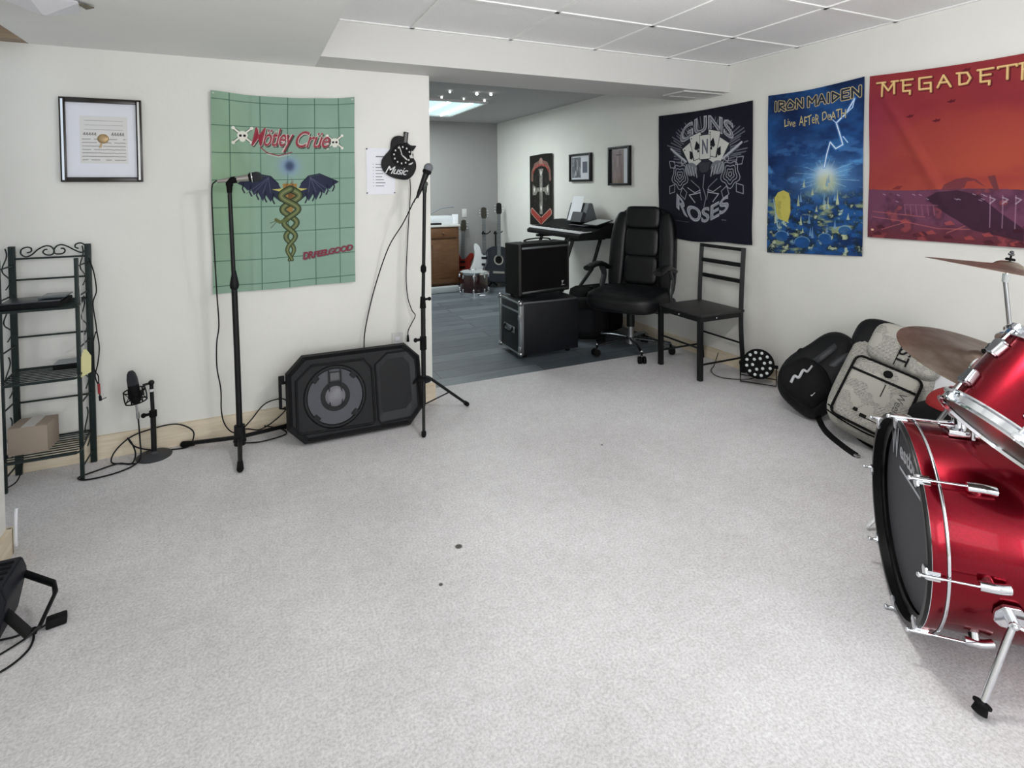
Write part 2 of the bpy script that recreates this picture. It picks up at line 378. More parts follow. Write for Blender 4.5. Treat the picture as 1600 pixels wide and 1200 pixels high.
def cloth(name, cv, fn, rough=0.85, parent=None, spec=0.15):
    """sheet whose grid follows fn(x, y) -> world point; x right, y down in metres"""
    nx, ny = cv.nx, cv.ny; me = bpy.data.meshes.new(name)
    gx, gy = np.meshgrid(np.linspace(0, cv.w, nx + 1), np.linspace(0, cv.h, ny + 1))
    V = np.stack(fn(gx, gy), -1).reshape(-1, 3)
    loc = V.mean(0) if parent is None else np.zeros(3)
    if parent is not None:
        Mi = np.array(parent.matrix_basis.inverted()); V = V @ Mi[:3, :3].T + Mi[:3, 3]
    me.vertices.add(len(V)); me.vertices.foreach_set('co', (V - loc).astype(np.float32).ravel())
    i, j = np.meshgrid(np.arange(nx), np.arange(ny)); a = (j * (nx + 1) + i).ravel()
    F = np.stack([a, a + nx + 1, a + nx + 2, a + 1], 1).astype(np.int32)
    me.loops.add(F.size); me.loops.foreach_set('vertex_index', F.ravel()); me.polygons.add(len(F)); me.polygons.foreach_set('loop_start', np.arange(0, F.size, 4, dtype=np.int32))
    me.update(calc_edges=True); me.polygons.foreach_set('use_smooth', np.ones(len(F), bool))
    at = me.color_attributes.new('pattern', 'FLOAT_COLOR', 'CORNER')
    c = lin(np.clip(cv.c, 0, 255)).reshape(-1, 3); c = np.concatenate([c, np.ones((len(c), 1))], 1)
    at.data.foreach_set('color', np.repeat(c, 4, 0).astype(np.float32).ravel())
    m, nt, b = newmat(name + '_print', rough); b.inputs['Specular IOR Level'].default_value = spec
    an = nt.nodes.new('ShaderNodeAttribute'); an.attribute_name = 'pattern'; nt.links.new(an.outputs['Color'], b.inputs['Base Color'])
    me.materials.append(m); o = bpy.data.objects.new(name, me); COL.objects.link(o)
    if parent is None: o.location = loc
    else: o.parent = parent
    return o

# ================================================================== THE SETTING
YB, XR, YF, ZS, ZC, ZB = 3.40, 3.25, 7.45, 2.052, 2.255, 2.28
b = MB(); b.span((-1.6, -2.9, -0.1), (XR + 0.1, 3.61, 0)); struct(b, 'floor', M_carpet, label='pale grey carpet floor')
b = MB(); b.span((-1.6, 3.61, -0.1), (XR + 0.1, YF + 0.1, -0.004)); struct(b, 'floor', M_vinyl, label='grey vinyl plank floor of the back room')
b = MB(); b.span((XR, -2.9, 0), (XR + 0.1, YF + 0.1, 2.45)); struct(b, 'wall_right', M_wall)
b = MB(); b.span((-1.45, YB, 0), (1.02, YB + 0.10, ZS)); struct(b, 'wall_back', M_wall)
b = MB(); b.span((0.2, YF, -0.004), (XR, YF + 0.1, 2.45)); struct(b, 'wall_far', mat('grey_far_wall', (152, 151, 150), .8))  # one even grey, darker than the other walls
b = MB(); b.span((-0.01 + 0.2, YB + 0.1, -0.004), (0.3, YF, 2.45)); struct(b, 'wall_left', M_wall, label='left wall of the back room')
b = MB(); b.span((-0.945, -2.7, 0), (-0.845, -1.9, ZS)); b.span((-0.945, -0.3, 0), (-0.845, 2.63, ZS)); b.span((-0.945, -1.9, 0), (-0.845, -0.3, 0.9)); b.span((-0.945, -1.9, 1.8), (-0.845, -0.3, ZS))
struct(b, 'wall_left', M_wall)
b = MB(); b.span((-1.55, 2.2, 0), (-1.45, YB + 0.1, 2.45)); struct(b, 'wall_left', M_wall, label='side wall of the recess behind the rack')
b = MB()
for x0, x1, z0, z1 in ((-0.945, -0.8, 0, 2.45), (0.8, 1.4, 0, 2.45), (3.0, XR, 0, 2.45), (-0.8, 0.8, 0, 0.65), (-0.8, 0.8, 2.03, 2.45), (1.4, 3.0, 0, 0.65), (1.4, 3.0, 2.03, 2.45)):
    b.span((x0, -2.9, z0), (x1, -2.8, z1))
struct(b, 'wall_rear', M_wall)
# main suspended ceiling, its grid, the lower soffit, the beam over the opening, the back room ceiling
b = MB(); b.span((0.345, -2.9, ZC), (XR, 3.115, ZC + 0.1)); struct(b, 'ceiling', M_tile)
b = MB(); e = 0.012
for k in range(5): x = 0.837 + k * 0.61; b.span((x - e, -2.8, ZC - 0.006), (x + e, 3.115, ZC + 0.01))
for k in range(9): y = 2.530 - k * 0.61; b.span((0.345, y - e, ZC - 0.006), (XR, y + e, ZC + 0.01))
b.span((XR - 0.02, -2.8, ZC - 0.006), (XR, 3.115, ZC + 0.01)); b.span((0.345, 3.097, ZC - 0.006), (XR, 3.115, ZC + 0.01))
struct(b, 'trim_1', M_grid, label='white metal grid of the tiled ceiling')
b = MB(); b.span((-0.945, -2.9, ZS), (0.345, YB + 0.1, ZS + 0.3)); struct(b, 'ceiling', M_soffit, label='lower grey painted ceiling soffit')
b = MB(); b.span((-1.45, YB - 0.09, ZS), (-0.945, YB - 0.002, ZS + 0.3)); struct(b, 'trim_2', M_rawwood, label='raw brown wood header above the recess')
b = MB(); b.span((0.345, 3.115, ZS), (XR, 3.56, ZC + 0.1)); struct(b, 'trim_3', M_trim, label='white boxed beam over the opening')
b = MB(); b.span((0.3, 3.56, ZB), (XR, YF, ZB + 0.1)); struct(b, 'ceiling', mat('back_ceiling_grey', (178, 178, 178), .9), label='ceiling of the back room')
# baseboards of bare pine
b = MB(); b.span((-1.45, YB - 0.018, 0), (1.02, YB, 0.118), 0.002); b.span((1.02, YB - 0.018, 0), (1.038, YB + 0.1, 0.118), 0.002); struct(b, 'baseboard_back', M_pine)
b = MB(); b.span((XR - 0.016, -2.8, 0), (XR, YF, 0.09), 0.002); struct(b, 'baseboard_right', M_pine)
b = MB(); b.span((-0.845, -2.8, 0), (-0.828, 2.64, 0.10), 0.002); b.span((-0.945, 2.63, 0), (-0.828, 2.648, 0.10), 0.002); struct(b, 'baseboard_left', M_pine)
# rear windows
for k, x in enumerate((0.0, 2.2)):
    fr = MB()
    for a_, c_ in (((x - 0.8, -2.86, 0.65), (x - 0.75, -2.8, 2.03)), ((x + 0.75, -2.86, 0.65), (x + 0.8, -2.8, 2.03)), ((x - 0.75, -2.86, 0.65), (x + 0.75, -2.8, 0.7)), ((x - 0.75, -2.86, 1.98), (x + 0.75, -2.8, 2.03)), ((x - 0.02, -2.86, 0.7), (x + 0.02, -2.8, 1.98))): fr.span(a_, c_)
    struct(fr, 'window_%d' % (k + 1), M_trim)

# ================================================================== WALL HANGINGS
GOLD, BONE = (206, 176, 112), (226, 224, 214)
LET = {  # stroke letters in a unit box, y down
 'I': [[(.5, 0), (.5, 1)]], 'R': [[(.1, 1), (.1, 0), (.85, .12), (.85, .42), (.1, .55), (.95, 1.08)]], 'O': [[(.42, 0), (1, .55), (.82, 1), (.12, 1), (0, .62), (.42, 0)]], 'N': [[(.08, 1), (.08, 0), (.92, 1), (.92, 0)]],
 'M': [[(.05, 1.05), (.05, 0), (.5, .6), (.95, 0), (.95, 1.05)]], 'A': [[(0, 1), (.5, 0), (1, 1)], [(.22, .62), (.78, .62)]], 'D': [[(.1, 0), (.95, .55), (.1, 1), (.1, 0)]], 'E': [[(.95, 0), (.08, 0), (.08, 1), (.95, 1)], [(.08, .5), (.75, .5)]],
 'X': [[(0, 1), (1, 0)], [(.1, 0), (.95, 1)]]}

# ---- green flag
W, H_ = 0.745, 1.085
cv = Canvas(W, H_, 330, 480, (136, 164, 148))
n = cv.ns(5, 5, 3); cv.blend((n - 0.3) * 0.5, (118, 146, 134)); cv.glow(0.05, 0.5, 0.16, 0.5, (142, 172, 136), 0.6)
DG = (70, 104, 88)
for x in (0.087, 0.237, 0.381, 0.522, 0.655): cv.line([(x, -.1), (x + 0.004 * math.sin(x * 30), 0.5), (x + 0.004, 1.2)], 0.0042, DG)
for y in (0.040, 0.180, 0.326, 0.474, 0.622, 0.765, 0.91, 1.045): cv.line([(-.1, y), (0.3, y + 0.004), (0.9, y - 0.004)], 0.0042, DG)
for x, y, s_ in ((0.150, 0.232, 1.0), (0.632, 0.262, 0.9)):       # little crossbones ends of the lettering
    for sg in (-1, 1):
        cv.line([(x - .045 * s_, y - .04 * s_ * sg), (x + .045 * s_, y + .04 * s_ * sg)], .016 * s_, (50, 70, 60)); cv.line([(x - .045 * s_, y - .04 * s_ * sg), (x + .045 * s_, y + .04 * s_ * sg)], .010 * s_, BONE)
        for q in (-1, 1): cv.disc(x + q * .045 * s_, y + q * .04 * s_ * sg, .009 * s_, .009 * s_, BONE)
    cv.disc(x, y, .026 * s_, .024 * s_, BONE); cv.disc(x, y + .022 * s_, .015 * s_, .014 * s_, BONE)
    for q in (-1, 1): cv.disc(x + q * .010 * s_, y + .002, .007 * s_, .007 * s_, (40, 40, 44))
for dx, dy, col, of in ((.006, .007, (58, 70, 62), .02), (0, 0, (206, 190, 184), .034), (0, 0, (140, 48, 62), .006)):
    cv.text('Mötley', .192 + dx, .186 + dy, .412 + dx, .322 + dy, col, shear=0.42, offset=of, spacing=0.92)
    cv.text('Crüe', .420 + dx, .200 + dy, .606 + dx, .296 + dy, col, shear=0.42, offset=of, spacing=0.92)
cv.line([(.24, .296), (.27, .325), (.33, .342), (.40, .322)], .005, (140, 48, 62)); cv.line([(.27, .332), (.33, .349), (.39, .336)], .003, (206, 210, 200))
cv.glow(.385, .40, .055, .055, (132, 156, 186), 0.95, 3); cv.glow(.388, .40, .026, .03, (60, 72, 96), 0.9, 3)   # plain cloudy ball
NAVY = (48, 52, 72)
for sg in (-1, 1):                                                # plain dark wings spread to either side of the column
    X = lambda d: .388 + sg * d
    wing = [(X(.03), .56), (X(.06), .50), (X(.10), .462), (X(.16), .45), (X(.262), .496), (X(.235), .512), (X(.215), .535), (X(.20), .525), (X(.185), .56), (X(.165), .545), (X(.14), .595), (X(.125), .56), (X(.10), .60), (X(.085), .57), (X(.05), .60), (X(.03), .58)]
    cv.poly(wing, NAVY)
    for hx, hy in ((.235, .512), (.20, .53), (.165, .55), (.125, .565), (.085, .575)): cv.line([(X(hx), hy - .02), (X(hx + .006), hy + .012), (X(hx - .004), hy + .034)], .007, (34, 38, 52))
    cv.line([(X(.06), .50), (X(.10), .458), (X(.16), .446), (X(.262), .494)], .006, (34, 38, 52))
    for t in (.10, .14, .185, .22): cv.line([(X(.11), .465), (X(t), .55)], .003, (84, 90, 112))
    cv.poly([(X(.03), .55), (X(.095), .53), (X(.03), .525)], (190, 184, 110))
cv.poly([(.35, .50), (.426, .50), (.418, .60), (.40, .66), (.376, .66), (.358, .60)], (150, 120, 72))
cv.blend(np.clip(1 - ((cv.X - .388) / .03) ** 2 - ((cv.Y - .54) / .08) ** 2, 0, 1) * (cv.ns(60, 40, 4) > .5) * .8, (96, 64, 44))
for ph in (0, math.pi):
    ts = np.linspace(0, 1, 60); pts = [(.390 + (.052 - .040 * t) * math.sin(2 * math.pi * 2.6 * t + ph), .53 + .40 * t) for t in ts]
    for wd, col in ((.040, (44, 54, 40)), (.028, (88, 98, 66)), (.011, (122, 128, 90))):
        for k in range(len(pts) - 1): cv.line(pts[k:k + 2], wd * (1 - .55 * ts[k]), col)
cv.line([(.372, .70), (.335, .715), (.315, .70)], .018, (96, 104, 66)); cv.line([(.318, .705), (.285, .718)], .003, (70, 80, 60)); cv.line([(.318, .712), (.288, .745)], .003, (70, 80, 60))
def rotf(x, y, cx=.59, cy=.90, a=-.13): return (cx + (x - cx) * math.cos(a) - (y - cy) * math.sin(a), cy + (x - cx) * math.sin(a) + (y - cy) * math.cos(a))
for dx, dy, col in ((.004, .004, (96, 104, 104)), (-.004, -.002, (112, 122, 122)), (0, 0, (128, 48, 62))):
    cv.text('DR.', .452 + dx, .875 + dy, .512 + dx, .918 + dy, col, rotf, shear=.3, offset=.04, spacing=.85); cv.text('FEELGOOD', .508 + dx, .880 + dy, .735 + dx, .915 + dy, col, rotf, shear=.3, offset=.04, spacing=.85)
for x, y in ((.012, .012), (.733, .014)): cv.disc(x, y, .005, .005, (190, 196, 186))
def f_green(x, y):
    u = x / W; sag = 0.085 * u * (1 - u) * np.exp(-y * 6) - 0.0
    fold = 0.006 * np.sin((x + y * 0.35) * 26) * np.exp(-((y - .1) / .35) ** 2) + 0.006 * np.sin((x * .8 - y * 0.5) * 20 + 1) + .006 * np.exp(-((x - .03 - y * .35) / .03) ** 2) * np.exp(-((y - .3) / .25) ** 2) + .007 * np.exp(-((W - .04 - x - (y - .05) * .22) / .025) ** 2) * np.exp(-((y - .35) / .3) ** 2) + 0.004 * np.exp(-((y - .78) / .02) ** 2) + .004 * np.exp(-((x - .20) / .014) ** 2)
    z = 1.880 - y * (1.090 / 1.085) - sag + 0.010 * u
    return (-0.185 + x - 0.010 * y, YB - 0.018 - fold, z)
fl = cloth('fabric_flag', cv, f_green); tag(fl, 'green checked fabric wall flag with red lettering and winged column', 'wall flag')

# ---- small framed certificate
t = thing('picture_frame', 'black framed certificate hanging on the left part of the back wall', 'picture', (-0.667, YB, 1.60))
b = MB(); hw, hh, f = 0.168, 0.207, 0.024
for a_, c_ in (((-hw, -.026, -hh), (-hw + f, -.002, hh)), ((hw - f, -.026, -hh), (hw, -.002, hh)), ((-hw + f, -.026, hh - f), (hw - f, -.002, hh)), ((-hw + f, -.026, -hh), (hw - f, -.002, -hh + f))): b.span(a_, c_, .003)
b.build('frame', mat('dark_bronze_frame', (40, 34, 30), 0.25, 0.3), t)
for s_ in (-1, 1):
    b = MB(); b.span((s_ * (hw - .008), -.0285, -hh + .01), (s_ * (hw - .017), -.026, hh - .01)); o = b.build('inlay', M_chrome, t); o['label'] = 'bright metal inlay strip of the frame'
cw, ch = 2 * (hw - f) + .004, 2 * (hh - f) + .004
cv = Canvas(cw, ch, 150, 190, (222, 223, 232)); cv.poly([(.055, .065), (.252, .065), (.252, .30), (.055, .30)], (214, 213, 212))
for k in range(3): cv.line([(.075, .088 + k * .022), (.232, .088 + k * .022)], .002, (150, 150, 152))
for x in np.arange(.07, .12, .011): cv.line([(x, .158), (x + .005, .148), (x + .006, .160)], .0035, (110, 108, 104))
for x in np.arange(.185, .232, .011): cv.line([(x, .158), (x + .005, .146), (x + .006, .160)], .0035, (110, 108, 104))
for k in range(7):
    y = .180 + k * .017
    for x in np.arange(.065, .235, .012):
        if rng.random() > .12: cv.line([(x, y), (x + .009, y + rng.normal(0, .0008))], .0032, (128, 126, 122))
o = cloth('certificate', cv, lambda x, y: (-0.667 - cw / 2 + x, YB - .012 + 0 * x, 1.60 + ch / 2 - y), parent=t, rough=.35, spec=.5); o['label'] = 'pale certificate with rows of print'
b = MB(); b.lathe([(0, .006), (.012, .007), (.022, .004), (.024, .001), (.024, 0)], 24, frame((.004, -.012, .008), (0, -1, 0), (0, 0, 1))); b.prism([(-.014, -.045), (-.006, -.012), (0, -.014), (-.004, -.040), (-.010, -.034)], .003, frame((.0, -.012, .002), (0, -1, 0), (0, 0, 1)))
o = b.build('seal', mat('gold_seal', (176, 150, 112), .4, .5), t); o['label'] = 'round gold seal with ribbon tail'

# ---- song list sheet with push pins
t = thing('paper_sheet', 'white printed list sheet pinned to the wall behind the guitar clock', 'paper sheet', (0.712, YB, 1.455))
cv = Canvas(.172, .278, 100, 150, (232, 233, 240)); cv.line([(.06, .050), (.115, .050)], .006, (120, 120, 126))
for k, l in enumerate((.05, .04, .055, .045, .04, .05, .06, .052)): y = .097 + k * .0185; cv.line([(.04, y), (.044, y)], .003, (150, 150, 156)); cv.line([(.057, y), (.057 + l * .9, y)], .0045, (135, 135, 142))
cloth('sheet', cv, lambda x, y: (.626 + x, YB - .003 - .0008 * np.sin(x * 60), 1.594 - y), parent=t)
for x in (-.082, .082):
    for z in (-.130, .134): b = MB(); b.sph((x, -.004, z), .0045, 10); b.build('push_pin', mat('pin_steel', (90, 92, 96), .3, .8), t)

# ---- guns poster
W, H_ = 1.0, 1.06
cv = Canvas(W, H_, 400, 424, (27, 28, 39)); cv.blend((cv.ns(4, 4, 8) - .35) * .35, (20, 20, 28))
SIL, SD = (176, 178, 186), (120, 122, 130)
cv.glow(.54, .28, .30, .20, (74, 76, 86), .5, 3)
rf = np.random.default_rng(3)
for a_ in np.linspace(150, 390, 46):                                # flame tongues round the cards
    ca, sa = math.cos(R(a_)), math.sin(R(a_)); r0 = .225 + .02 * rf.random(); r1 = r0 + .05 + .08 * rf.random() * (1 - abs(math.sin(R(a_))) * .6)
    cx, cy = .54, .33; cv.line([(cx + r0 * ca * 1.15, cy + r0 * sa * .8), (cx + r1 * ca * 1.2, cy + r1 * sa * .8 - .03)], .010, (150, 152, 160), .6)
def arcU(x, y):
    k = (x - .545) / .31; return (x, y + .115 * k * k)
cv.text('GUNS', .262 - .004, .046 + .004, .832 - .004, .180 + .004, (20, 20, 26), arcU, offset=.05); cv.text('GUNS', .262, .046, .832, .180, SIL, arcU, offset=.035); cv.text('GUNS', .268, .058, .826, .170, (112, 112, 120), arcU, offset=-.012)
def arcD(x, y):
    k = (x - .51) / .29; return (x, y - .115 * k * k)
cv.text('ROSES', .225, .782, .790, .905, SIL, arcD, offset=.03); cv.text('ROSES', .232, .792, .784, .895, (134, 136, 144), arcD, offset=-.012)
def card(cx, cy, a_, hw=.062, hh=.10, pip=True):
    c, s_ = math.cos(a_), math.sin(a_); q = lambda x, y: (cx + x * c - y * s_, cy + x * s_ + y * c)
    cv.poly([q(-hw - .005, -hh - .005), q(hw + .005, -hh - .005), q(hw + .005, hh + .005), q(-hw - .005, hh + .005)], (40, 40, 48)); cv.poly([q(-hw, -hh), q(hw, -hh), q(hw, hh), q(-hw, hh)], (208, 208, 204))
    if pip: cv.poly([q(0, -.045), q(.035, .01), q(.02, .03), q(0, .02), q(-.02, .03), q(-.035, .01)], (30, 30, 36)); cv.poly([q(0, .01), q(.012, .05), q(-.012, .05)], (30, 30, 36)); cv.disc(*q(-.045, -.08), .006, .006, (30, 30, 36))
card(.395, .355, -.55); card(.685, .345, .55); card(.455, .285, -.25); card(.62, .275, .25); card(.54, .298, 0, .058, .095, False)
cv.text('N', .508, .235, .572, .352, (96, 98, 112), offset=.03)
for sg in (-1, 1):                                                 # crossed silver barrels and line-drawn roses
    X = lambda d: .53 + sg * d
    cv.line([(X(.375), .30), (X(.20), .42)], .030, (30, 30, 36)); cv.line([(X(.372), .295), (X(.20), .405)], .018, SIL); cv.line([(X(.35), .325), (X(.20), .425)], .006, SD)
    cv.disc(X(.145), .47, .07, .055, (118, 120, 128)); 
    for k in range(4): cv.line([(X(.20 - k * .035), .43 + k * .01), (X(.165 - k * .03), .50 + k * .012)], .008, (176, 178, 182)); cv.line([(X(.19 - k * .035), .44 + k * .01), (X(.155 - k * .03), .50 + k * .012)], .004, (50, 50, 58))
    cx, cy = X(.27), .53
    for r_ in (.085, .06, .036, .015): cv.line([(cx + r_ * (1 + .14 * math.sin(5 * a_)) * math.cos(a_), cy + r_ * 1.15 * (1 + .14 * math.sin(5 * a_)) * math.sin(a_)) for a_ in np.linspace(0, 6.28, 30)], .007, SIL, .85)
    for (x0, y0, dx, dy) in ((.32, .46, .07, -.06), (.33, .60, .06, .08), (.24, .62, -.03, .10), (.25, .43, -.03, -.05)):
        a_, b_ = np.array([X(x0), y0]), np.array([X(x0 + dx), y0 + dy]); d = b_ - a_; nn = np.array([-d[1], d[0]]) * .38; cv.line([a_, a_ + d * .5 + nn, b_, a_ + d * .5 - nn, a_], .0065, SIL, .85)
    cv.line([(X(.14), .56), (X(.05), .62), (X(.03), .72)], .008, SD); cv.line([(X(.18), .62), (X(.10), .66), (X(.04), .64)], .006, SIL); cv.line([(X(.04), .66), (X(.16), .68), (X(.10), .74)], .008, SIL)
cv.poly([(.47, .42), (.60, .42), (.585, .48), (.565, .50), (.505, .50), (.485, .48)], (60, 60, 68)); cv.line([(.535, .52), (.52, .62), (.55, .70), (.53, .78)], .010, SD); cv.line([(.22, .905), (.36, .905)], .003, (110, 110, 118)); cv.line([(.72, .885), (.76, .887)], .005, SD)
def f_gnr(x, y):
    return (XR - 0.016 - .004 * np.sin(x * 9 + 1) - .004 * np.sin((x + y) * 14) * (y / H_), 3.885 - x * 1.005, 1.966 - y * (1.055 / H_ - .03 * x) - .010 * np.sin(x * 3.14) - .008 * x + .006 * np.sin(x * 11) * (y / H_))
fl = cloth('fabric_flag', cv, f_gnr); tag(fl, 'black fabric wall flag with silver GUNS and ROSES lettering behind the office chair', 'wall flag')

# ---- blue flag
W, H_ = .668, 1.075
cv = Canvas(W, H_, 320, 500, (30, 58, 108))
n1 = cv.ns(5, 9, 21, 5); n2 = cv.ns(9, 22, 22, 5); n3 = cv.ns(30, 30, 23, 4)
yy = cv.Y / H_
cv.blend(np.clip(1 - yy * 2.6, 0, 1) * .75, (18, 34, 66)); cv.blend(np.clip((n1 - .48) * 4, 0, 1) * .75, (38, 86, 146)); cv.blend(np.clip((.46 - n1) * 5, 0, 1) * .6, (14, 28, 62))
m = np.clip(1 - np.abs(yy - .48) / .22, 0, 1); cv.blend(m * np.clip((n2 - .5) * 6, 0, 1) * .8, (86, 150, 210))
cv.glow(.43, .60, .22, .12, (116, 168, 214), .75); cv.glow(.43, .56, .075, .06, (206, 224, 236), .9, 3); cv.glow(.44, .63, .08, .07, (196, 198, 150), .8, 3)
for a_ in range(0, 360, 20): cv.line([(.43 + .08 * math.cos(R(a_)), .58 + .06 * math.sin(R(a_))), (.43 + (.13 + .05 * (a_ % 3)) * math.cos(R(a_)), .58 + .11 * math.sin(R(a_)))], .003, (170, 206, 226), .6)
m = np.clip((yy - .60) / .12, 0, 1); cv.blend(m * np.clip((n3 - .42) * 5, 0, 1) * .85, (34, 44, 40)); cv.blend(m * np.clip((n2 - .56) * 9, 0, 1) * .8, (158, 168, 122)); cv.blend(m * np.clip((.42 - n2) * 9, 0, 1) * .75, (40, 92, 156)); cv.blend(m * np.clip((n3 - .62) * 10, 0, 1) * .8, (196, 206, 176))
rf = np.random.default_rng(5)
for k in range(26):                                                 # pale flames and splinters of the bright rocky ground
    x, y = .16 + .42 * rf.random(), .62 + .36 * rf.random(); h_ = .03 + .06 * rf.random()
    cv.poly([(x - .010, y), (x - .004, y - h_ * .5), (x + .003, y - h_), (x + .005, y - h_ * .4), (x + .012, y)], (188, 198, 158) if k % 2 else (120, 156, 190), .8)
for x, y, rr in ((.27, 1.0, .055), (.43, .97, .045), (.56, .92, .04), (.12, .96, .05)): cv.disc(x, y, rr, rr * .7, (34, 80, 140), .8); cv.line([(x + rr * math.cos(a_), y + rr * .7 * math.sin(a_)) for a_ in np.linspace(3.3, 6.1, 12)], .005, (120, 164, 196), .8)
cv.poly([(.058, .70), (.085, .665), (.13, .652), (.17, .672), (.183, .71), (.186, .80), (.165, .868), (.10, .845), (.075, .80)], (188, 180, 92)); cv.blend(np.clip(1 - ((cv.X - .12) / .06) ** 2 - ((cv.Y - .76) / .1) ** 2, 0, 1) * np.clip((n3 - .5) * 6, 0, 1) * .5, (140, 130, 70)); cv.line([(.05, .71), (.09, .90)], .008, (150, 180, 190))
for p_, wd in (([(.61, .12), (.56, .20), (.50, .25), (.52, .31), (.545, .39), (.50, .41), (.462, .365), (.44, .44), (.425, .52)], .007), ([(.61, .12), (.60, .17), (.56, .20)], .004), ([(.545, .34), (.575, .38)], .004), ([(.50, .25), (.47, .22), (.46, .19)], .003)):
    cv.line(p_, wd * 3, (90, 150, 220), .5); cv.line(p_, wd, (216, 232, 244))
x = .055; word = [('I', .022), ('R', .052), ('O', .060), ('N', .052), (' ', .012), ('M', .062), ('A', .050), ('I', .022), ('D', .052), ('E', .050), ('N', .058)]
tot = sum(q[1] for q in word) + .0115 * 10; k_ = (.648 - .055) / tot
for wd, col in ((.0215, (198, 178, 128)), (.0125, (34, 44, 60))):
    x = .055
    for ch_, wd_ in word:
        if ch_ != ' ':
            for st in LET[ch_]: cv.line([(x + (px * wd_) * k_, .052 + py * .058) for px, py in st], wd, col)
        x += (wd_ + .0115) * k_
def wob(x_, y_): return (x_, y_ + .006 * math.sin(x_ * 70) - .012 * (x_ - .3))
for dx, col in ((.003, (20, 30, 60)), (0, (204, 188, 132))):
    cv.text('Live', .135 + dx, .176 + dx, .215 + dx, .228 + dx, col, wob, offset=.004); cv.text('AFTeR', .240 + dx, .172 + dx, .385 + dx, .236 + dx, col, wob, offset=.004); cv.text('DeATH', .405 + dx, .170 + dx, .560 + dx, .226 + dx, col, wob, offset=.004)
def f_blue(x, y):
    return (XR - 0.016 - .003 * np.sin(x * 16) - .003 * np.sin(y * 8 + x * 6), 2.749 - x * .99, 1.970 + .012 * (x / W) - y * (1.08 / H_) + y * .03 * x / W - .014 * np.sin(x / W * 3.14) * np.exp(-y * 5))
fl = cloth('fabric_flag', cv, f_blue); tag(fl, 'blue fabric wall flag with lightning and gold angular lettering, beside the red flag', 'wall flag')

# ---- red flag
W, H_ = .80, .93
cv = Canvas(W, H_, 380, 440, (138, 50, 53)); n1 = cv.ns(2.5, 5, 31, 4); n2 = cv.ns(14, 14, 32, 4)
yy = cv.Y / H_; cv.blend(np.clip((yy - .12) / .6, 0, 1) ** 1.3 * .8, (164, 78, 60)); cv.glow(.62, .48, .30, .22, (168, 78, 56), .5); cv.blend(np.clip((.5 - n1) * 3, 0, 1) * .55, (122, 38, 52)); cv.glow(.02, .30, .12, .25, (130, 48, 74), .5)
m = (cv.Y > .652 + .006 * np.sin(cv.X * 9)).astype(float); cv.blend(m, (104, 62, 84)); cv.blend(m * np.clip((n2 - .42) * 4, 0, 1) * .7, (66, 40, 58)); cv.blend(np.clip((yy - .88) / .1, 0, 1) * .7, (96, 42, 46)); cv.blend(m * np.clip((n2 - .62) * 9, 0, 1) * .5, (176, 84, 84))
cv.poly([(.30, .70), (.36, .665), (.45, .655), (.54, .68), (.62, .76), (.72, .84), (.72, .90), (.52, .86), (.40, .78)], (52, 32, 46), .8)
cv.poly([(.38, .655), (.39, .625), (.44, .598), (.49, .588), (.53, .60), (.57, .64), (.545, .625), (.52, .605), (.49, .61), (.48, .64), (.45, .655)], (96, 50, 62), .75); cv.poly([(.575, .585), (.605, .58), (.62, .652), (.60, .652)], (104, 54, 58)); cv.poly([(.13, .652), (.16, .632), (.19, .634), (.17, .652)], (120, 48, 48))
for x in (.585, .635, .685): cv.line([(x, .68), (x, .84)], .0045, (150, 118, 138), .8); cv.line([(x, .69), (x + .02, .70), (x, .72)], .006, (178, 166, 176), .7)
for x in np.arange(.20, .36, .028): cv.line([(x, .735), (x + .006, .79)], .006, (128, 80, 100), .8); cv.line([(x, .735), (x + .02, .737)], .005, (128, 80, 100), .8)
for p_ in ([(.03, .81), (.20, .83), (.36, .86), (.50, .855)], [(.08, .88), (.20, .835)], [(.40, .88), (.48, .84)], [(.03, .78), (.30, .80)]): cv.line(p_, .004, (168, 96, 96), .8)
rf = np.random.default_rng(9)
for k in range(18): x, y = .03 + .74 * rf.random(), .82 + .10 * rf.random(); cv.poly([(x, y), (x + .03, y - .012), (x + .05, y + .008), (x + .01, y + .014)], (172, 78, 74) if k % 2 else (60, 26, 36), .6)
for k in range(14): x, y = .08 + .6 * rf.random(), .67 + .05 * rf.random(); cv.line([(x, y), (x + .012, y + .005)], .004, (176, 162, 178), .7)
for x, y in ((.215, .25), (.344, .285), (.411, .19), (.475, .035)): cv.poly([(x - .022, y), (x - .006, y - .004), (x, y - .012), (x + .006, y - .006), (x + .022, y - .010), (x + .016, y + .004), (x - .004, y + .008)], (92, 26, 38))
SL = {'M': [[(.12, 1.25), (.12, .05), (.5, .78), (.86, .05), (.86, 1.1)], [(-.25, 0), (.3, .0)], [(.68, 0), (1.1, 0)]], 'E': [[(.12, 0), (.12, 1), (.75, 1), (.72, 1.3)], [(-.1, 0), (1, 0)], [(.12, .48), (.8, .48)]], 'G': [[(1, 0), (.05, 0), (.05, 1), (.95, 1), (.95, 1.3)], [(.95, 1), (.95, .5), (.45, .5)]],
      'A': [[(0, 1), (.45, 0), (.95, 1.05)], [(.15, .62), (.75, .62)]], 'D': [[(.1, 0), (.1, 1), (.7, .95), (.95, .55), (.7, .05), (-.1, 0)]], 'T': [[(-.15, .1), (-.15, 0), (1.1, 0), (1.1, .12)], [(.5, 0), (.5, 1.05)]], 'H': [[(.1, 0), (.1, 1.25)], [(.85, 0), (.85, 1.1)], [(.1, .5), (.85, .5)], [(-.1, 0), (.3, 0)], [(.65, 0), (1.05, 0)]]}
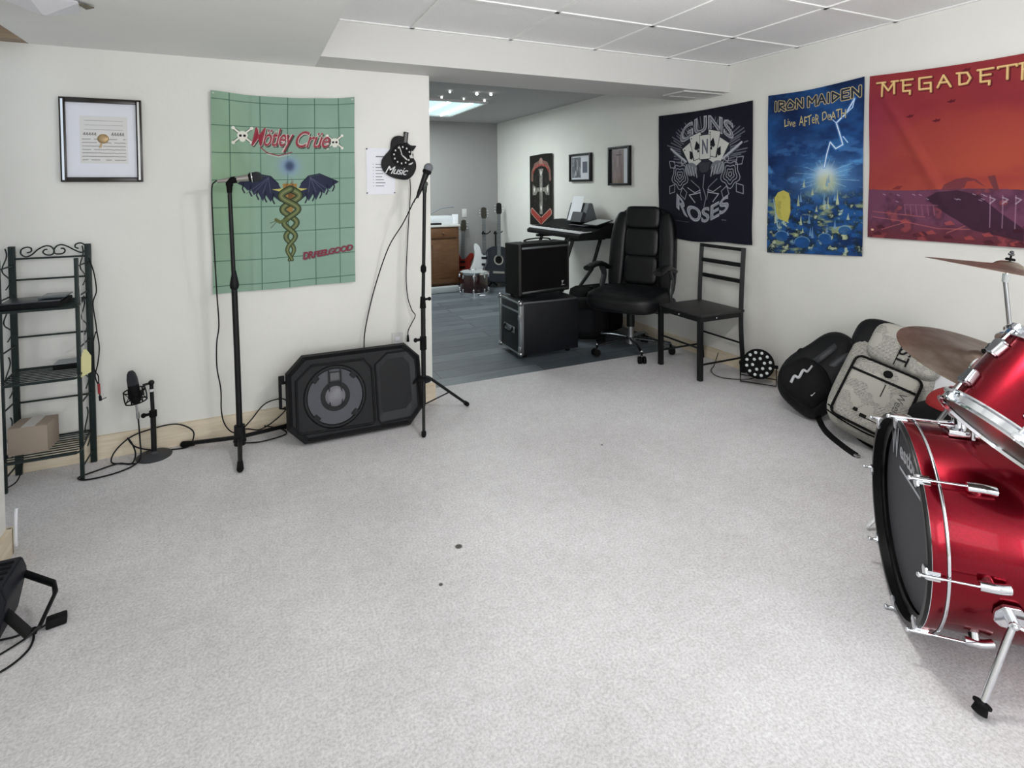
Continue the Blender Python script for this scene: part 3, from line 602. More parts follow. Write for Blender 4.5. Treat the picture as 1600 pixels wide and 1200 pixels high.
for wd, col, off in ((.018, (92, 30, 34), .004), (.0115, (196, 160, 104), 0), (.0035, (232, 206, 150), -.002)):
    for ch_, x0, wd_ in (('M', .065, .085), ('E', .178, .055), ('G', .262, .060), ('A', .350, .062), ('D', .442, .055), ('E', .530, .058), ('T', .615, .058), ('H', .695, .060)):
        for st in SL[ch_]: cv.line([(x0 + px * wd_ + off, .046 + py * .062 + off) for px, py in st], wd, col)
cv.disc(.028, .885, .008, .006, (220, 180, 150))
def f_red(x, y):
    crease = .009 * np.exp(-((x - .10 - (y - .15) * .52) / .035) ** 2) * np.clip(y / .2, 0, 1) * np.clip((.80 - y) / .2, 0, 1)
    return (XR - 0.018 - crease - .005 * np.sin(x * 7 + y * 9), 2.052 - x, 1.976 - .020 * x / .7 - y * (.925 / H_) + y * .03 * x / W - .01 * np.sin(x / W * 3.14) * np.exp(-y * 5))
fl = cloth('fabric_flag', cv, f_red); tag(fl, 'large red sunset fabric wall flag above the drum kit', 'wall flag')

# ---- small black banner in the back room
W, H_ = .62, .87
cv = Canvas(W, H_, 200, 280, (34, 33, 30)); RD = (150, 62, 56); GR = (136, 132, 126)
cv.line([(.075, .30), (.085, .21), (.16, .13), (.31, .10), (.46, .13), (.54, .21), (.555, .30)], .062, (120, 92, 84)); cv.line([(.10, .22), (.16, .155), (.31, .125), (.46, .155), (.52, .22)], .030, RD)
for x in np.linspace(.12, .50, 11): y = .125 + ((x - .31) / .21) ** 2 * .055; cv.line([(x, y - .012), (x, y + .018)], .006, (196, 150, 138))
cv.disc(.31, .085, .045, .04, (150, 120, 112)); cv.poly([(.25, .18), (.37, .18), (.345, .24), (.345, .74), (.275, .74), (.275, .24)], GR); cv.poly([(.09, .36), (.20, .41), (.42, .41), (.53, .36), (.53, .50), (.44, .50), (.40, .46), (.22, .46), (.18, .50), (.09, .50)], GR)
cv.blend((np.abs(cv.X - .31) < .22) * (np.abs(cv.Y - .43) < .30) * np.clip((cv.ns(40, 40, 41) - .5) * 5, 0, 1) * .5, (60, 58, 56))
for x, y in ((.31, .23), (.31, .43), (.14, .43), (.48, .43), (.31, .66)): cv.poly([(x, y - .045), (x + .02, y), (x, y + .045), (x - .02, y)], (214, 210, 202))
cv.line([(.07, .70), (.31, .825), (.555, .70)], .085, (176, 150, 138)); cv.line([(.075, .705), (.31, .825), (.55, .705)], .066, RD); cv.line([(.31, .79), (.31, .86)], .03, (120, 46, 42))
fl = cloth('fabric_flag', cv, lambda x, y: (XR - .014 - .004 * np.sin(x * 12), 6.388 - x * .97, 1.758 - .005 * np.cos(x * 8) - y), rough=.8)
tag(fl, 'narrow black banner with grey cross and red ribbons above the keyboard', 'wall flag')
# ---- two framed pictures in the back room
def wall_frame(y0, y1, z0, z1, label, cvfn):
    yc, zc = (y0 + y1) / 2, (z0 + z1) / 2; t = thing('picture_frame', label, 'picture', (XR, yc, zc)); b = MB(); hy, hz, f = (y0 - y1) / 2, (z1 - z0) / 2, .022
    for a_, c_ in (((-.035, -hy, -hz), (-.002, -hy + f, hz)), ((-.035, hy - f, -hz), (-.002, hy, hz)), ((-.035, -hy + f, hz - f), (-.002, hy - f, hz)), ((-.035, -hy + f, -hz), (-.002, hy - f, -hz + f))): b.span(a_, c_, .002)
    b.build('frame', M_black, t); w_, h_ = 2 * (hy - f) + .004, 2 * (hz - f) + .004; cv = Canvas(w_, h_, int(w_ * 300), int(h_ * 300), (205, 208, 214)); cvfn(cv)
    cloth('print', cv, lambda x, y: (XR - .016 + 0 * x, yc + w_ / 2 - x, zc + h_ / 2 - y), parent=t, rough=.25, spec=.5)
def cv1(cv):
    cv.poly([(.02, .02), (.20, .02), (.20, .24), (.02, .24)], (96, 98, 104)); n = cv.ns(20, 20, 51)
    m = (cv.X < .20) * (cv.X > .02) * (cv.Y > .02) * (cv.Y < .24); cv.blend(m * np.clip((n - .45) * 4, 0, 1) * .7, (160, 162, 168)); cv.poly([(.235, .07), (.33, .07), (.33, .19), (.235, .19)], (92, 96, 108))
    cv.line([(.07, .23), (.14, .12), (.12, .05)], .02, (178, 180, 184), .6); cv.line([(.14, .22), (.10, .14), (.08, .05)], .015, (60, 62, 68), .6)
def cv2(cv):
    n = cv.ns(24, 4, 61); cv.poly([(.02, .01), (cv.w - .08, .01), (cv.w - .08, cv.h), (.02, cv.h)], (120, 104, 104)); m = (cv.X > .02) * (cv.X < cv.w - .08); cv.blend(m * np.clip((n - .4) * 3, 0, 1) * .6, (172, 164, 168)); cv.blend(m * np.clip((cv.Y - .26) / .08, 0, 1) * .5, (110, 96, 72))
    cv.line([(.10, .06), (.18, .06)], .008, (60, 60, 64)); cv.blend((cv.X < .03) * .9, (40, 42, 48))
wall_frame(5.383, 4.955, 1.413, 1.715, 'black framed black-and-white print, left of the two above the keyboard', cv1)
wall_frame(4.634, 4.292, 1.366, 1.742, 'tall black framed brownish print, right of the two above the keyboard', cv2)

# ================================================================== LIGHT FITTINGS
M_bulb = mat('lit_globe', (255, 250, 240), .5, emit=(255, 246, 232), estr=9)
t = thing('ceiling_fan', 'white ceiling fan whose pull chains hang at the top edge', 'ceiling fan', (1.33, 1.17, ZC))
b = MB(); b.lathe([(0, 0), (.075, 0), (.07, -.03), (.02, -.045), (.02, -.07), (.10, -.08), (.115, -.12), (.09, -.16), (.045, -.175), (.04, -.20), (0, -.20)], 36); b.build('motor', M_trim, t)
for k in range(5):
    b = MB(); M = rotm(0, 0, 20 + 72 * k); b.prism([(.12, -.03), (.2, -.055), (.5, -.06), (.53, -.03), (.53, .03), (.5, .06), (.2, .055), (.12, .03)], .006, M @ T(0, 0, -.11) @ rotm(10, 0, 0)); b.build('blade', M_trim, t)
for k in range(3):
    c, s_ = math.cos(R(60 + 120 * k)), math.sin(R(60 + 120 * k)); b = MB(); b.tube([(.03 * c, .03 * s_, -.18), (.07 * c, .07 * s_, -.185), (.085 * c, .085 * s_, -.20)], .008); o = b.build('lamp_arm', M_trim, t)
    b = MB(); b.sph((.095 * c, .095 * s_, -.235), .042, 20); b.build('lamp_globe', M_bulb, o)
M_chain = mat('pale_chain', (232, 232, 228), .4)
for (x, y, z) in ((1.366, 1.130, 1.955), (1.365, 1.100, 1.905)):
    b = MB(); b.tube([(x - .01, y + .02, 2.06), (x, y, z)], .0018, 6, smooth=False); o = b.build('pull_chain', M_chain, t, world=True)
    b = MB(); b.lathe([(0, .030), (.003, .030), (.004, .018), (.008, .006), (.0085, 0), (.004, -.004), (0, -.004)], 14, T(x, y, z - .03)); b.build('chain_pull', M_chain, o, world=True)
pl = bpy.data.lights.new('fan_lamp', 'POINT'); pl.energy = 43; pl.color = (1.0, .99, .975); pl.shadow_soft_size = .11
o = bpy.data.objects.new('fan_lamp', pl); COL.objects.link(o); o.location = (1.33, 1.17, 1.955)

t = thing('ceiling_fixture', 'white faceted ceiling fixture at the top left corner of the room', 'ceiling light', (-.675, 2.585, ZS))  # stand-in fixture for a white folded sheet shape under the soffit
b = MB(); b.lathe([(0, 0), (.05, 0), (.05, -.012), (0, -.012)], 24); b.build('mount', M_trim, t)
b = MB(); b.lathe([(0, -.006), (.125, -.010), (.130, -.018), (0.010, -.060), (0, -.061)], 5, rotm(0, 0, -25)); b.build('facets', mat('white_facets', (214, 214, 220), .5), t, smooth=False)
b = MB(); b.prism([(.105, -.02), (.150, .015), (.118, .05)], .004, T(0, 0, -.012)); b.build('clip', mat('olive_brass', (90, 84, 60), .4, .5), t)

t = thing('fluorescent_light', 'bright fluorescent ceiling light panel in the back room', 'ceiling light', (1.79, 6.20, ZB))
x0, x1, y0, y1 = 1.25, 2.33, 5.57, 6.82
b = MB()
for a_, c_ in (((x0, y0, ZB - .025), (x0 + .03, y1, ZB)), ((x1 - .03, y0, ZB - .025), (x1, y1, ZB)), ((x0 + .03, y0, ZB - .025), (x1 - .03, y0 + .03, ZB)), ((x0 + .03, y1 - .03, ZB - .025), (x1 - .03, y1, ZB))): b.span(a_, c_)
b.build('frame', M_trim, t, world=True, smooth=False)
b = MB(); b.span((x0 + .03, y0 + .03, ZB - .008), (x1 - .03, y1 - .03, ZB - .002)); b.build('reflector', mat('lit_reflector', (220, 240, 240), .6, emit=(200, 235, 236), estr=.85), t, world=True)
for k in range(4):
    x = x0 + .16 + k * .255; b = MB(); b.cyl((x, y0 + .07, ZB - .019), (x, y1 - .07, ZB - .019), .010, n=14); b.build('tube', mat('lit_tube', (255, 255, 255), .5, emit=(240, 255, 255), estr=4), t, world=True)
M_sb = mat('small_lit_bulb', (255, 255, 255), .5, emit=(255, 255, 250), estr=5)
root = None
for i, (x, y, r_) in enumerate(((1.727, 5.076, .011), (2.001, 5.076, .014), (2.141, 5.057, .013), (1.757, 5.423, .010), (2.0, 5.44, .009), (2.233, 5.446, .011))):
    b = MB(); b.sph((x, y, ZB - r_ * .8 - .006), r_, 14)
    single(b, 'light_bulb', M_sb, 'small round lit bulb on the dark ceiling in front of the fluorescent light', 'light bulb', (x, y, ZB - r_), group='bulbs on the back room ceiling')
b = MB(); b.lathe([(.03, 0), (.036, -.003), (.036, -.006), (.02, -.006)], 24)

# ceiling vent under the beam
t = thing('air_vent', 'white air vent plate under the beam beside the right wall', 'vent', (3.06, 3.27, ZS))
b = MB()
for a_, c_ in (((2.86, 3.16, ZS - .012), (3.24, 3.185, ZS - .001)), ((2.86, 3.365, ZS - .012), (3.24, 3.39, ZS - .001)), ((2.86, 3.185, ZS - .012), (2.885, 3.365, ZS - .001)), ((3.215, 3.185, ZS - .012), (3.24, 3.365, ZS - .001))): b.span(a_, c_, .002)
b.build('frame', M_trim, t, world=True)
for k in range(7): b = MB(); b.box((3.05, 3.2 + k * .025, ZS - .007), (.33, .018, .002), None); b.build('slat', M_trim, t, world=True)

# outlets, switch
def plate(loc, n, label, nm='wall_outlet', cat='outlet'):
    t = thing(nm, label, cat, loc); F_ = frame(loc, n, (0, 0, 1)); b = MB(); b.box((0, 0, .003), (.07, .115, .006), F_, .002); b.build('cover_plate', M_trim, t, world=True)
    if cat == 'outlet':
        for s_ in (-1, 1): b = MB(); b.box((0, s_ * .02, .007), (.03, .026, .003), F_, .001); b.build('socket', M_white, t, world=True)
    else: b = MB(); b.box((0, 0, .008), (.01, .024, .01), F_, .001); b.build('toggle', M_white, t, world=True)
plate((.80, YB, .405), (0, -1, 0), 'white wall outlet just above the loudspeaker')
plate((2.73, YF, 1.00), (0, -1, 0), 'white switch plate on the back room far wall', 'light_switch', 'switch')

# ================================================================== LEFT SIDE
# ---- folding metal rack
t = thing('shelf_rack', 'dark green metal folding rack with scrolled top against the back wall', 'rack', (-.885, 3.27, 0))
legs = {'bl': [(-1.027, 3.37), 1.09], 'br': [(-.735, 3.37), 1.09], 'fl': [(-1.02, 3.185), 1.045], 'fr': [(-.74, 3.185), 1.04]}
for k, ((x, y), h_) in legs.items():
    b = MB(); wd = .026 if k[0] == 'b' else .016; b.box((x, y, h_ / 2), (wd, .014, h_), None, .002); b.build('post', M_green, t, world=True)
for z in (1.03, .93, .657, .344): b = MB(); b.cyl((-1.02, 3.372, z), (-.742, 3.372, z), .0045, n=10); b.build('crossbar', M_green, t, world=True)
for P_ in ([(205, 178), (235, 170), (238, 145), (205, 135), (165, 150), (160, 185), (195, 208), (240, 195), (290, 155), (350, 130), (395, 140), (415, 175), (395, 200), (355, 200), (328, 180), (340, 160), (362, 158)],
           [(608, 160), (582, 148), (590, 125), (630, 118), (662, 140), (660, 180), (625, 192), (575, 170), (520, 140), (470, 125), (430, 140), (412, 175), (430, 195), (480, 195), (500, 175), (490, 155), (468, 155)]):
    b = MB(); b.tube([(-1.023 + (x - 100) * .000493, 3.372, 1.093 - (z - 120) * .00062) for x, z in P_], .0034, 7); b.build('scroll', M_green, t, world=True)
for x in (-1.024, -.738):                                        # wire scrollwork of the two sides
    b = MB()
    for z0 in (.12, .40, .66, .90):
        P = [(x, 3.278 + .06 * math.sin(a_) * (1 - a_ / 12), z0 + a_ / 6.28 * .13) for a_ in np.linspace(0, 9, 22)]; b.tube(P, .003, 6)
    o = b.build('side_scrollwork', M_green, t, world=True)
    for z in (.06, .36, .62, .86, 1.0): b = MB(); b.cyl((x, 3.185, z), (x, 3.37, z), .004, n=8); b.build('side_rung', M_green, t, world=True)
for z, y0 in ((.825, 3.10), (.505, 3.09), (.165, 3.09)):
    b = MB(); P = [(-1.02, 3.36, z), (-1.005, y0 + .02, z), (-.99, y0, z), (-.74, y0, z), (-.725, y0 + .02, z), (-.745, 3.36, z)]; b.tube(P, .005, 8, closed=True, smooth=False)
    for k in range(9): yy_ = y0 + .02 + k * .028; b.cyl((-1.008, yy_, z), (-.74, yy_, z), .003, n=6)
    b.build('wire_shelf', M_green, t, world=True)
# things on the rack
t = thing('equipment_case', 'flat black case lying on the top shelf of the rack', 'case', (-.90, 3.21, .83))
b = MB(); b.box((0, 0, .012), (.23, .19, .022), None, .004); b.build('body', M_blackm, t)
b = MB(); b.box((.0, .0, .026), (.21, .16, .006), rotm(0, 0, 3), .002); b.build('lid', mat('dark_slate_plastic', (46, 50, 56), .3), t)
b = MB(); b.box((-.83, 3.23, .867), (.10, .13, .006), None, .002)
single(b, 'tablet', mat('glossy_slate', (70, 78, 84), .2), 'small grey tablet lying on top of the flat black case', 'tablet', (-.83, 3.23, .864))
t = thing('media_box', 'small black box with grey top on the middle shelf of the rack', 'box', (-.80, 3.30, .509))
b = MB(); b.box((0, 0, .013), (.115, .09, .026), None, .002); b.build('case', M_blackm, t); b = MB(); b.box((0, 0, .0275), (.112, .087, .003)); o = b.build('top_panel', mat('light_grey_panel', (150, 154, 158), .4), t)
t = thing('cardboard_box', 'small brown cardboard box on the lowest shelf of the rack', 'box', (-.925, 3.225, .170))
b = MB(); b.box((0, 0, .062), (.145, .13, .122), rotm(0, 0, -4), .002); b.build('carton', M_card, t)
b = MB(); b.box((0, -.0, .1245), (.05, .128, .0015), rotm(0, 0, -4)); b.build('packing_tape', mat('pale_tape', (196, 190, 184), .3), t)
t = thing('note_tag', 'yellow paper note hanging from the right side of the rack', 'paper note', (-.715, 3.19, .60))
b = MB(); b.prism([(-.016, -.075), (.022, -.055), (.024, .02), (.006, .055), (-.004, .055), (-.014, .02)], .0012, frame((-.715, 3.172, .56), (.15, -1, 0), (0, 0, 1))); b.build('note', mat('yellow_note', (206, 202, 150), .8), t, world=True)
b = MB(); b.tube([(-.713, 3.172, .612), (-.722, 3.174, .80), (-.730, 3.18, .92)], .0016, 6); b.build('string', M_steel, t, world=True)
t = thing('audio_cable', 'black cable with red plug tips hanging from the rack', 'cable', (-.70, 3.33, .70))
b = MB(); b.tube([(-.728, 3.35, 1.02), (-.705, 3.33, .95), (-.697, 3.33, .86), (-.712, 3.33, .80), (-.703, 3.33, .70), (-.70, 3.33, .66), (-.692, 3.33, .58), (-.70, 3.33, .50), (-.712, 3.33, .44), (-.700, 3.33, .39), (-.695, 3.33, .335)], .0028, 8)
b.tube([(-.703, 3.33, .66), (-.716, 3.33, .60), (-.715, 3.33, .48), (-.700, 3.33, .44), (-.699, 3.33, .40)], .0025, 8); b.build('cord', M_cable, t, world=True)
b = MB(); b.cyl((-.699, 3.33, .40), (-.697, 3.33, .35), .006, n=12); b.build('plug', mat('red_plug', (150, 40, 46), .4), t, world=True)
b = MB(); b.cyl((-.695, 3.33, .338), (-.693, 3.33, .315), .006, n=12); b.cyl((-.693, 3.33, .318), (-.668, 3.325, .328), .002, n=8); b.build('plug', M_blackm, t, world=True)
b = MB(); b.tube([(-1.01, 3.34, .33), (-1.0, 3.33, .20), (-.99, 3.30, .10), (-1.0, 3.26, .02), (-1.04, 3.2, .008), (-1.06, 3.1, .006)], .003, 8)
single(b, 'extension_cable', M_cable, 'thin dark cable running down behind the left leg of the rack', 'cable', (-1.0, 3.3, .006))

# ---- desk microphone
t = thing('desk_mic_stand', 'short black round-base microphone stand beside the rack', 'microphone stand', (-.472, 3.305, 0))
b = MB(); b.lathe([(0, 0), (.078, 0), (.08, .006), (.07, .012), (.02, .018), (.012, .03), (0, .03)], 36); b.build('base', mat('charcoal_base', (52, 54, 58), .6), t)
b = MB(); b.cyl((0, 0, .02), (0, 0, .215), .0125, n=18); b.cyl((0, 0, .2), (-.004, 0, .37), .009, n=16); b.build('pole', M_black, t)
b = MB(); b.cyl((0, 0, .205), (0, 0, .235), .017, n=18); b.cyl((0, 0, .22), (-.04, -.005, .218), .007, n=12); b.sph((-.04, -.005, .218), .012, 12); b.build('clamp', M_rubber, t)
b = MB(); b.cyl((-.004, 0, .335), (-.004, 0, .347), .0125, n=16); o = b.build('collar', M_trim, t); o['label'] = 'white collar near the top of the pole'
b = MB(); b.sph((-.004, 0, .378), .014, 14); b.cyl((-.004, 0, .378), (-.04, -.006, .372), .006, n=10); b.build('swivel', M_black, t)
t2 = thing('condenser_microphone', 'black condenser microphone held in a shock mount beside the rack', 'microphone', (-.545, 3.295, .27))
ax = Vector((-.13, -.02, 1)).normalized(); Fm = frame((-.540, 3.295, .300), ax, (0, 1, 0))
b = MB(); b.lathe([(0, -.018), (.012, -.014), (.022, .0), (.024, .02), (.024, .085)], 24, Fm); b.build('body', M_blackm, t2, world=True)
b = MB(); b.lathe([(.024, .085), (.0235, .115), (.018, .142), (.010, .155), (0, .158)], 24, Fm); b.build('grille', M_grille, t2, world=True)
b = MB(); b.torus((0, 0, .055), .045, .0035, Fm, 36, 8); b.torus((0, 0, -.002), .045, .0035, Fm, 36, 8); b.torus((0, 0, .026), .027, .004, Fm, 30, 8)
for k in range(6):
    a_ = R(60 * k + 15); p = lambda r_, z: tuple(Fm @ Vector((r_ * math.cos(a_), r_ * math.sin(a_), z))); b.tube([p(.045, .055), p(.047, .026), p(.045, -.002)], .003, 6); b.cyl(p(.045, .055), p(.027, .026), .0018, n=6); b.cyl(p(.045, -.002), p(.027, .026), .0018, n=6)
p = Fm @ Vector((.045, 0, .026)); b.build('shock_mount', M_rubber, t2, world=True)
b = MB(); b.cyl((-.508, 3.295, .325), (-.515, 3.299, .37), .004, n=8); b.cyl((-.50, 3.297, .355), (-.53, 3.295, .33), .003, n=8); b.build('mount_arm', M_black, t2, world=True)
b = MB(); b.tube([(-.541, 3.295, .287), (-.536, 3.295, .235)], .005, 8, smooth=False); b.cyl((-.536, 3.295, .24), (-.534, 3.295, .21), .007, n=12); b.build('connector', M_steel, t2, world=True)
b = MB(); b.tube([(-.534, 3.295, .215), (-.528, 3.29, .10), (-.525, 3.27, .02), (-.55, 3.22, .006), (-.62, 3.17, .006), (-.72, 3.16, .006), (-.76, 3.2, .006), (-.70, 3.24, .006), (-.62, 3.28, .006), (-.56, 3.25, .006), (-.55, 3.30, .03), (-.57, 3.34, .07), (-.59, 3.35, .10), (-.56, 3.33, .06), (-.50, 3.35, .02), (-.42, 3.345, .006), (-.34, 3.33, .006), (-.31, 3.34, .02), (-.30, 3.355, .07), (-.34, 3.36, .11), (-.40, 3.36, .13), (-.50, 3.36, .12), (-.58, 3.35, .10), (-.64, 3.33, .05), (-.65, 3.30, .01), (-.60, 3.27, .006), (-.54, 3.24, .006)], .0035, 8)
single(b, 'microphone_cable', M_cable, 'black looped cable lying around the base of the desk microphone stand', 'cable', (-.55, 3.25, .006))

# ---- tall microphone stand by the green flag
t = thing('microphone_stand', 'tall black microphone stand in front of the green flag', 'microphone stand', (-.078, 3.19, 0))
b = MB(); b.cyl((0, 0, .03), (0, 0, .13), .028, .026, n=24); b.torus((0, 0, .05), .026, .006); b.build('hub', M_plast, t)
for nm, (x, y) in (('leg', (.005, -.255)), ('leg', (-.27, .165)), ('leg', (.26, .175))):
    b = MB(); d = Vector((x, y, 0)).normalized(); e_ = d * (Vector((x, y)).length - .03); b.tube([(d.x * .02, d.y * .02, .065), (e_.x, e_.y, .022)], .011, 12, smooth=False); o = b.build(nm, M_black, t)
    b = MB(); b.cyl((e_.x - d.x * .03, e_.y - d.y * .03, .024), (x, y, .016), .013, .016, n=16); b.sph((x, y, .016), .0155, 12); b.build('rubber_foot', M_rubber, o)
b = MB(); b.tube([(0, 0, .12), (-.004, -.002, .50), (-.010, -.005, .84)], .0145, 16, smooth=False); b.build('lower_pole', M_black, t)
b = MB(); b.tube([(-.010, -.005, .84), (-.016, -.007, 1.10), (-.022, -.008, 1.345)], .0105, 14, smooth=False); b.build('upper_pole', M_black, t)
b = MB(); b.lathe([(0.0125, 0), (.021, .015), (.022, .03), (.015, .07), (.009, .10)], 24, T(-.0095, -.005, .835)); b.build('clutch', M_plast, t)
b = MB(); b.cyl((-.022, -.008, 1.325), (-.022, -.008, 1.335), .010, n=16); b.build('ring', M_chrome, t)
b = MB(); b.cyl((-.022, -.008, 1.335), (-.022, -.008, 1.375), .012, .015, n=16); b.tube([(-.022, -.008, 1.37), (-.018, -.008, 1.395), (.012, -.010, 1.402)], .017, 12); b.build('clip', M_rubber, t)
def mic(name, label, p0, d, clipcol, grille, rings=True):
    t = thing(name, label, 'microphone', p0); F_ = frame(p0, d, (0, 0, 1) if abs(Vector(d).normalized().z) < .8 else (1, 0, 0))
    b = MB(); b.lathe([(0, -.07), (.008, -.07), (.009, -.05), (.0115, -.035), (.013, .0), (.0165, .055), (.018, .075)], 24, F_); b.build('handle', clipcol, t, world=True)
    b = MB(); b.lathe([(.018, .075), (.0255, .083), (.0255, .097), (.020, .100)], 28, F_); b.build('collar', M_blackm, t, world=True)
    b = MB(); b.sph((0, 0, .112), .0265, 28, F_, (1, 1, 1.06)); b.build('grille', grille, t, world=True)
    return t, F_
tm, F_ = mic('microphone', 'silver-handled microphone lying level on the stand before the green flag', (-.085, 3.18, 1.402), (1, -.08, .13), mat('pale_pewter_handle', (160, 156, 152), .35, .7), M_grille)
b = MB(); b.lathe([(.0262, .088), (.0275, .091), (.0262, .094)], 28, F_); b.build('ring', M_chrome, tm, world=True)
b = MB(); b.tube([(-.150, 3.184, 1.395), (-.165, 3.185, 1.39), (-.180, 3.19, 1.35), (-.178, 3.20, 1.15), (-.172, 3.22, .90), (-.17, 3.24, .80), (-.165, 3.25, .65), (-.178, 3.27, .55), (-.18, 3.28, .42), (-.165, 3.29, .30), (-.165, 3.30, .18), (-.15, 3.31, .10), (-.11, 3.31, .05), (-.05, 3.33, .05), (.02, 3.34, .03), (.10, 3.34, .07), (.16, 3.34, .13), (.14, 3.34, .18), (.05, 3.34, .17), (-.02, 3.33, .10), (-.10, 3.28, .02), (-.02, 3.24, .006), (.07, 3.24, .006), (.15, 3.28, .006), (.12, 3.33, .02), (.04, 3.33, .05)], .0034, 8)
single(b, 'microphone_cable', M_cable, 'black cable dropping from the silver-handled microphone to the floor', 'cable', (-.1, 3.25, .006))

# ---- loudspeaker lying on its side
t = thing('loudspeaker', 'large black loudspeaker lying on its side against the back wall', 'loudspeaker', (.51, 3.22, 0), 0)
tilt = math.atan2(.125, .445); LW, LH = .735, .462; FL = frame((.512, 3.060, .011), (0, -math.cos(tilt), math.sin(tilt)), (0, math.sin(tilt), math.cos(tilt)))   # local: x = right... y = up the front
def octo(hw, h0, h1, c): return [(-hw + c, h0), (hw - c, h0), (hw, h0 + c), (hw, h1 - c), (hw - c, h1), (-hw + c, h1), (-hw, h1 - c), (-hw, h0 + c)]
def loft(mb, A, B, za, zb, M):
    bm_ = bmesh.new(); va = [bm_.verts.new((x, y, za)) for x, y in A]; vb = [bm_.verts.new((x, y, zb)) for x, y in B]; n_ = len(A)
    for k in range(n_): bm_.faces.new((va[k], va[(k + 1) % n_], vb[(k + 1) % n_], vb[k]))
    return bm_, va, vb
A = octo(LW / 2, .006, LH, .085); A2 = octo(LW / 2 - .012, .018, LH - .012, .080); B_ = octo(LW / 2 - .05, .055, LH - .06, .08); C_ = octo(LW / 2 - .030, .035, LH - .03, .075)
b = MB()
bm_, va, vb = loft(b, A, B_, -.03, -.235, None); bm_.faces.new(vb[::-1]); b._merge(bm_, FL)
bm_, va, vb = loft(b, A, A2, -.03, .0, None); b._merge(bm_, FL)
bm_, va, vb = loft(b, A2, C_, .0, -.014, None); b._merge(bm_, FL)
b.build('cabinet', M_plast, t, world=True, angle=25)
b = MB(); b.prism(octo(LW / 2 - .03, .035, LH - .03, .075), .002, FL @ T(0, 0, -.0155)); b.build('front_panel', M_plast, t, world=True)
# woofer bay frame, driver, horn  (front seen: woofer left, horn right -> local x runs to the left in this frame)
sx = 1 if (FL @ Vector((1, 0, 0)) - FL @ Vector((0, 0, 0))).x > 0 else -1
P = lambda x, y, z=0.0: (sx * x, y, z)
b = MB(); pts = [(sx * x, y) for x, y in ((-.300, .060), (.075, .050), (.085, .06), (.085, .345), (.045, .400), (-.235, .400), (-.315, .33), (-.315, .08))]; b.tube([(x, y, -.008) for x, y in pts], .006, 8, closed=True, smooth=False, M=FL); b.build('woofer_surround_frame', M_plast, t, world=True)
wc = (-.118, .225)
b = MB(); b.lathe([(.165, -.012), (.158, -.006), (.148, -.006), (.143, -.012)], 56, FL @ T(sx * wc[0], wc[1], 0)); ws = b.build('woofer_rim', M_plast, t, world=True)
M_cone = mat('grey_mesh_cone', (90, 91, 97), .6, spec=.2, bump=.5, bscale=500)
b = MB(); b.lathe([(.143, -.0125), (.10, -.0132), (.055, -.0138), (0, -.0138)], 56, FL @ T(sx * wc[0], wc[1], 0)); b.build('cone', M_cone, ws, world=True)
b = MB(); b.lathe([(.053, -.0137), (.045, -.008), (.028, -.002), (0, .001)], 40, FL @ T(sx * wc[0], wc[1], 0)); b.build('dust_cap', mat('grey_dust_cap', (108, 108, 114), .42), ws, world=True)
for a_ in (45, 135, 225, 315):
    b = MB(); M_ = FL @ T(sx * wc[0], wc[1], 0) @ rotm(0, 0, a_) @ T(.142, 0, -.008); b.box((0, 0, 0), (.03, .034, .010), M_, .002); b.build('lug', M_plast, ws, world=True)
b = MB()
for dx in (-.030, .034): b.box((sx * (wc[0] + dx), .27, -.0095), (.006, .20, .006), FL)
for y in (.30, .352): b.box((sx * wc[0], y, -.0095), (.06, .005, .006), FL)
b.build('grille_bar', M_plast, ws, world=True)
b = MB(); b.box((sx * wc[0], .328, -.0085), (.046, .040, .006), FL, .001); b.build('badge', mat('grey_badge', (74, 74, 76), .5), t, world=True)
pts = [(sx * x, y) for x, y in ((.118, .045), (.285, .050), (.335, .10), (.335, .36), (.29, .415), (.175, .415), (.105, .36), (.105, .06))]
b = MB(); n_ = len(pts); cx, cy = sx * .195, .27; bm_ = bmesh.new(); o_ = [bm_.verts.new((x, y, -.010)) for x, y in pts]; i_ = [bm_.verts.new((cx + (x - cx) * .16, cy + (y - cy) * .22, -.022)) for x, y in pts]
for k in range(n_): bm_.faces.new((o_[k], o_[(k + 1) % n_], i_[(k + 1) % n_], i_[k]))
bm_.faces.new(i_); b._merge(bm_, FL); b.build('horn', mat('horn_plastic', (16, 17, 22), .45, spec=.3), t, world=True, smooth=False)
b = MB(); b.tube([(x, y, -.008) for x, y in pts], .005, 8, closed=True, smooth=False, M=FL); b.build('horn_rim', M_plast, t, world=True)
b = MB(); b.tube([(sx * -.37, .20, -.06), (sx * -.392, .20, -.07), (sx * -.392, .33, -.07), (sx * -.365, .33, -.06)], .009, 8, smooth=False, M=FL); b.box((sx * -.385, .345, -.06), (.03, .045, .03), FL, .004); b.build('handle', M_blackm, t, world=True)
b = MB(); b.tube([(.585, 3.33, .405), (.60, 3.36, .52), (.66, 3.375, .75), (.73, 3.30, 1.0), (.79, 3.18, 1.15), (.832, 3.10, 1.275)], .0034, 8)
single(b, 'microphone_cable', M_cable, 'black cable rising from the loudspeaker to the grey-headed microphone at the wall corner', 'cable', (.60, 3.33, .45))

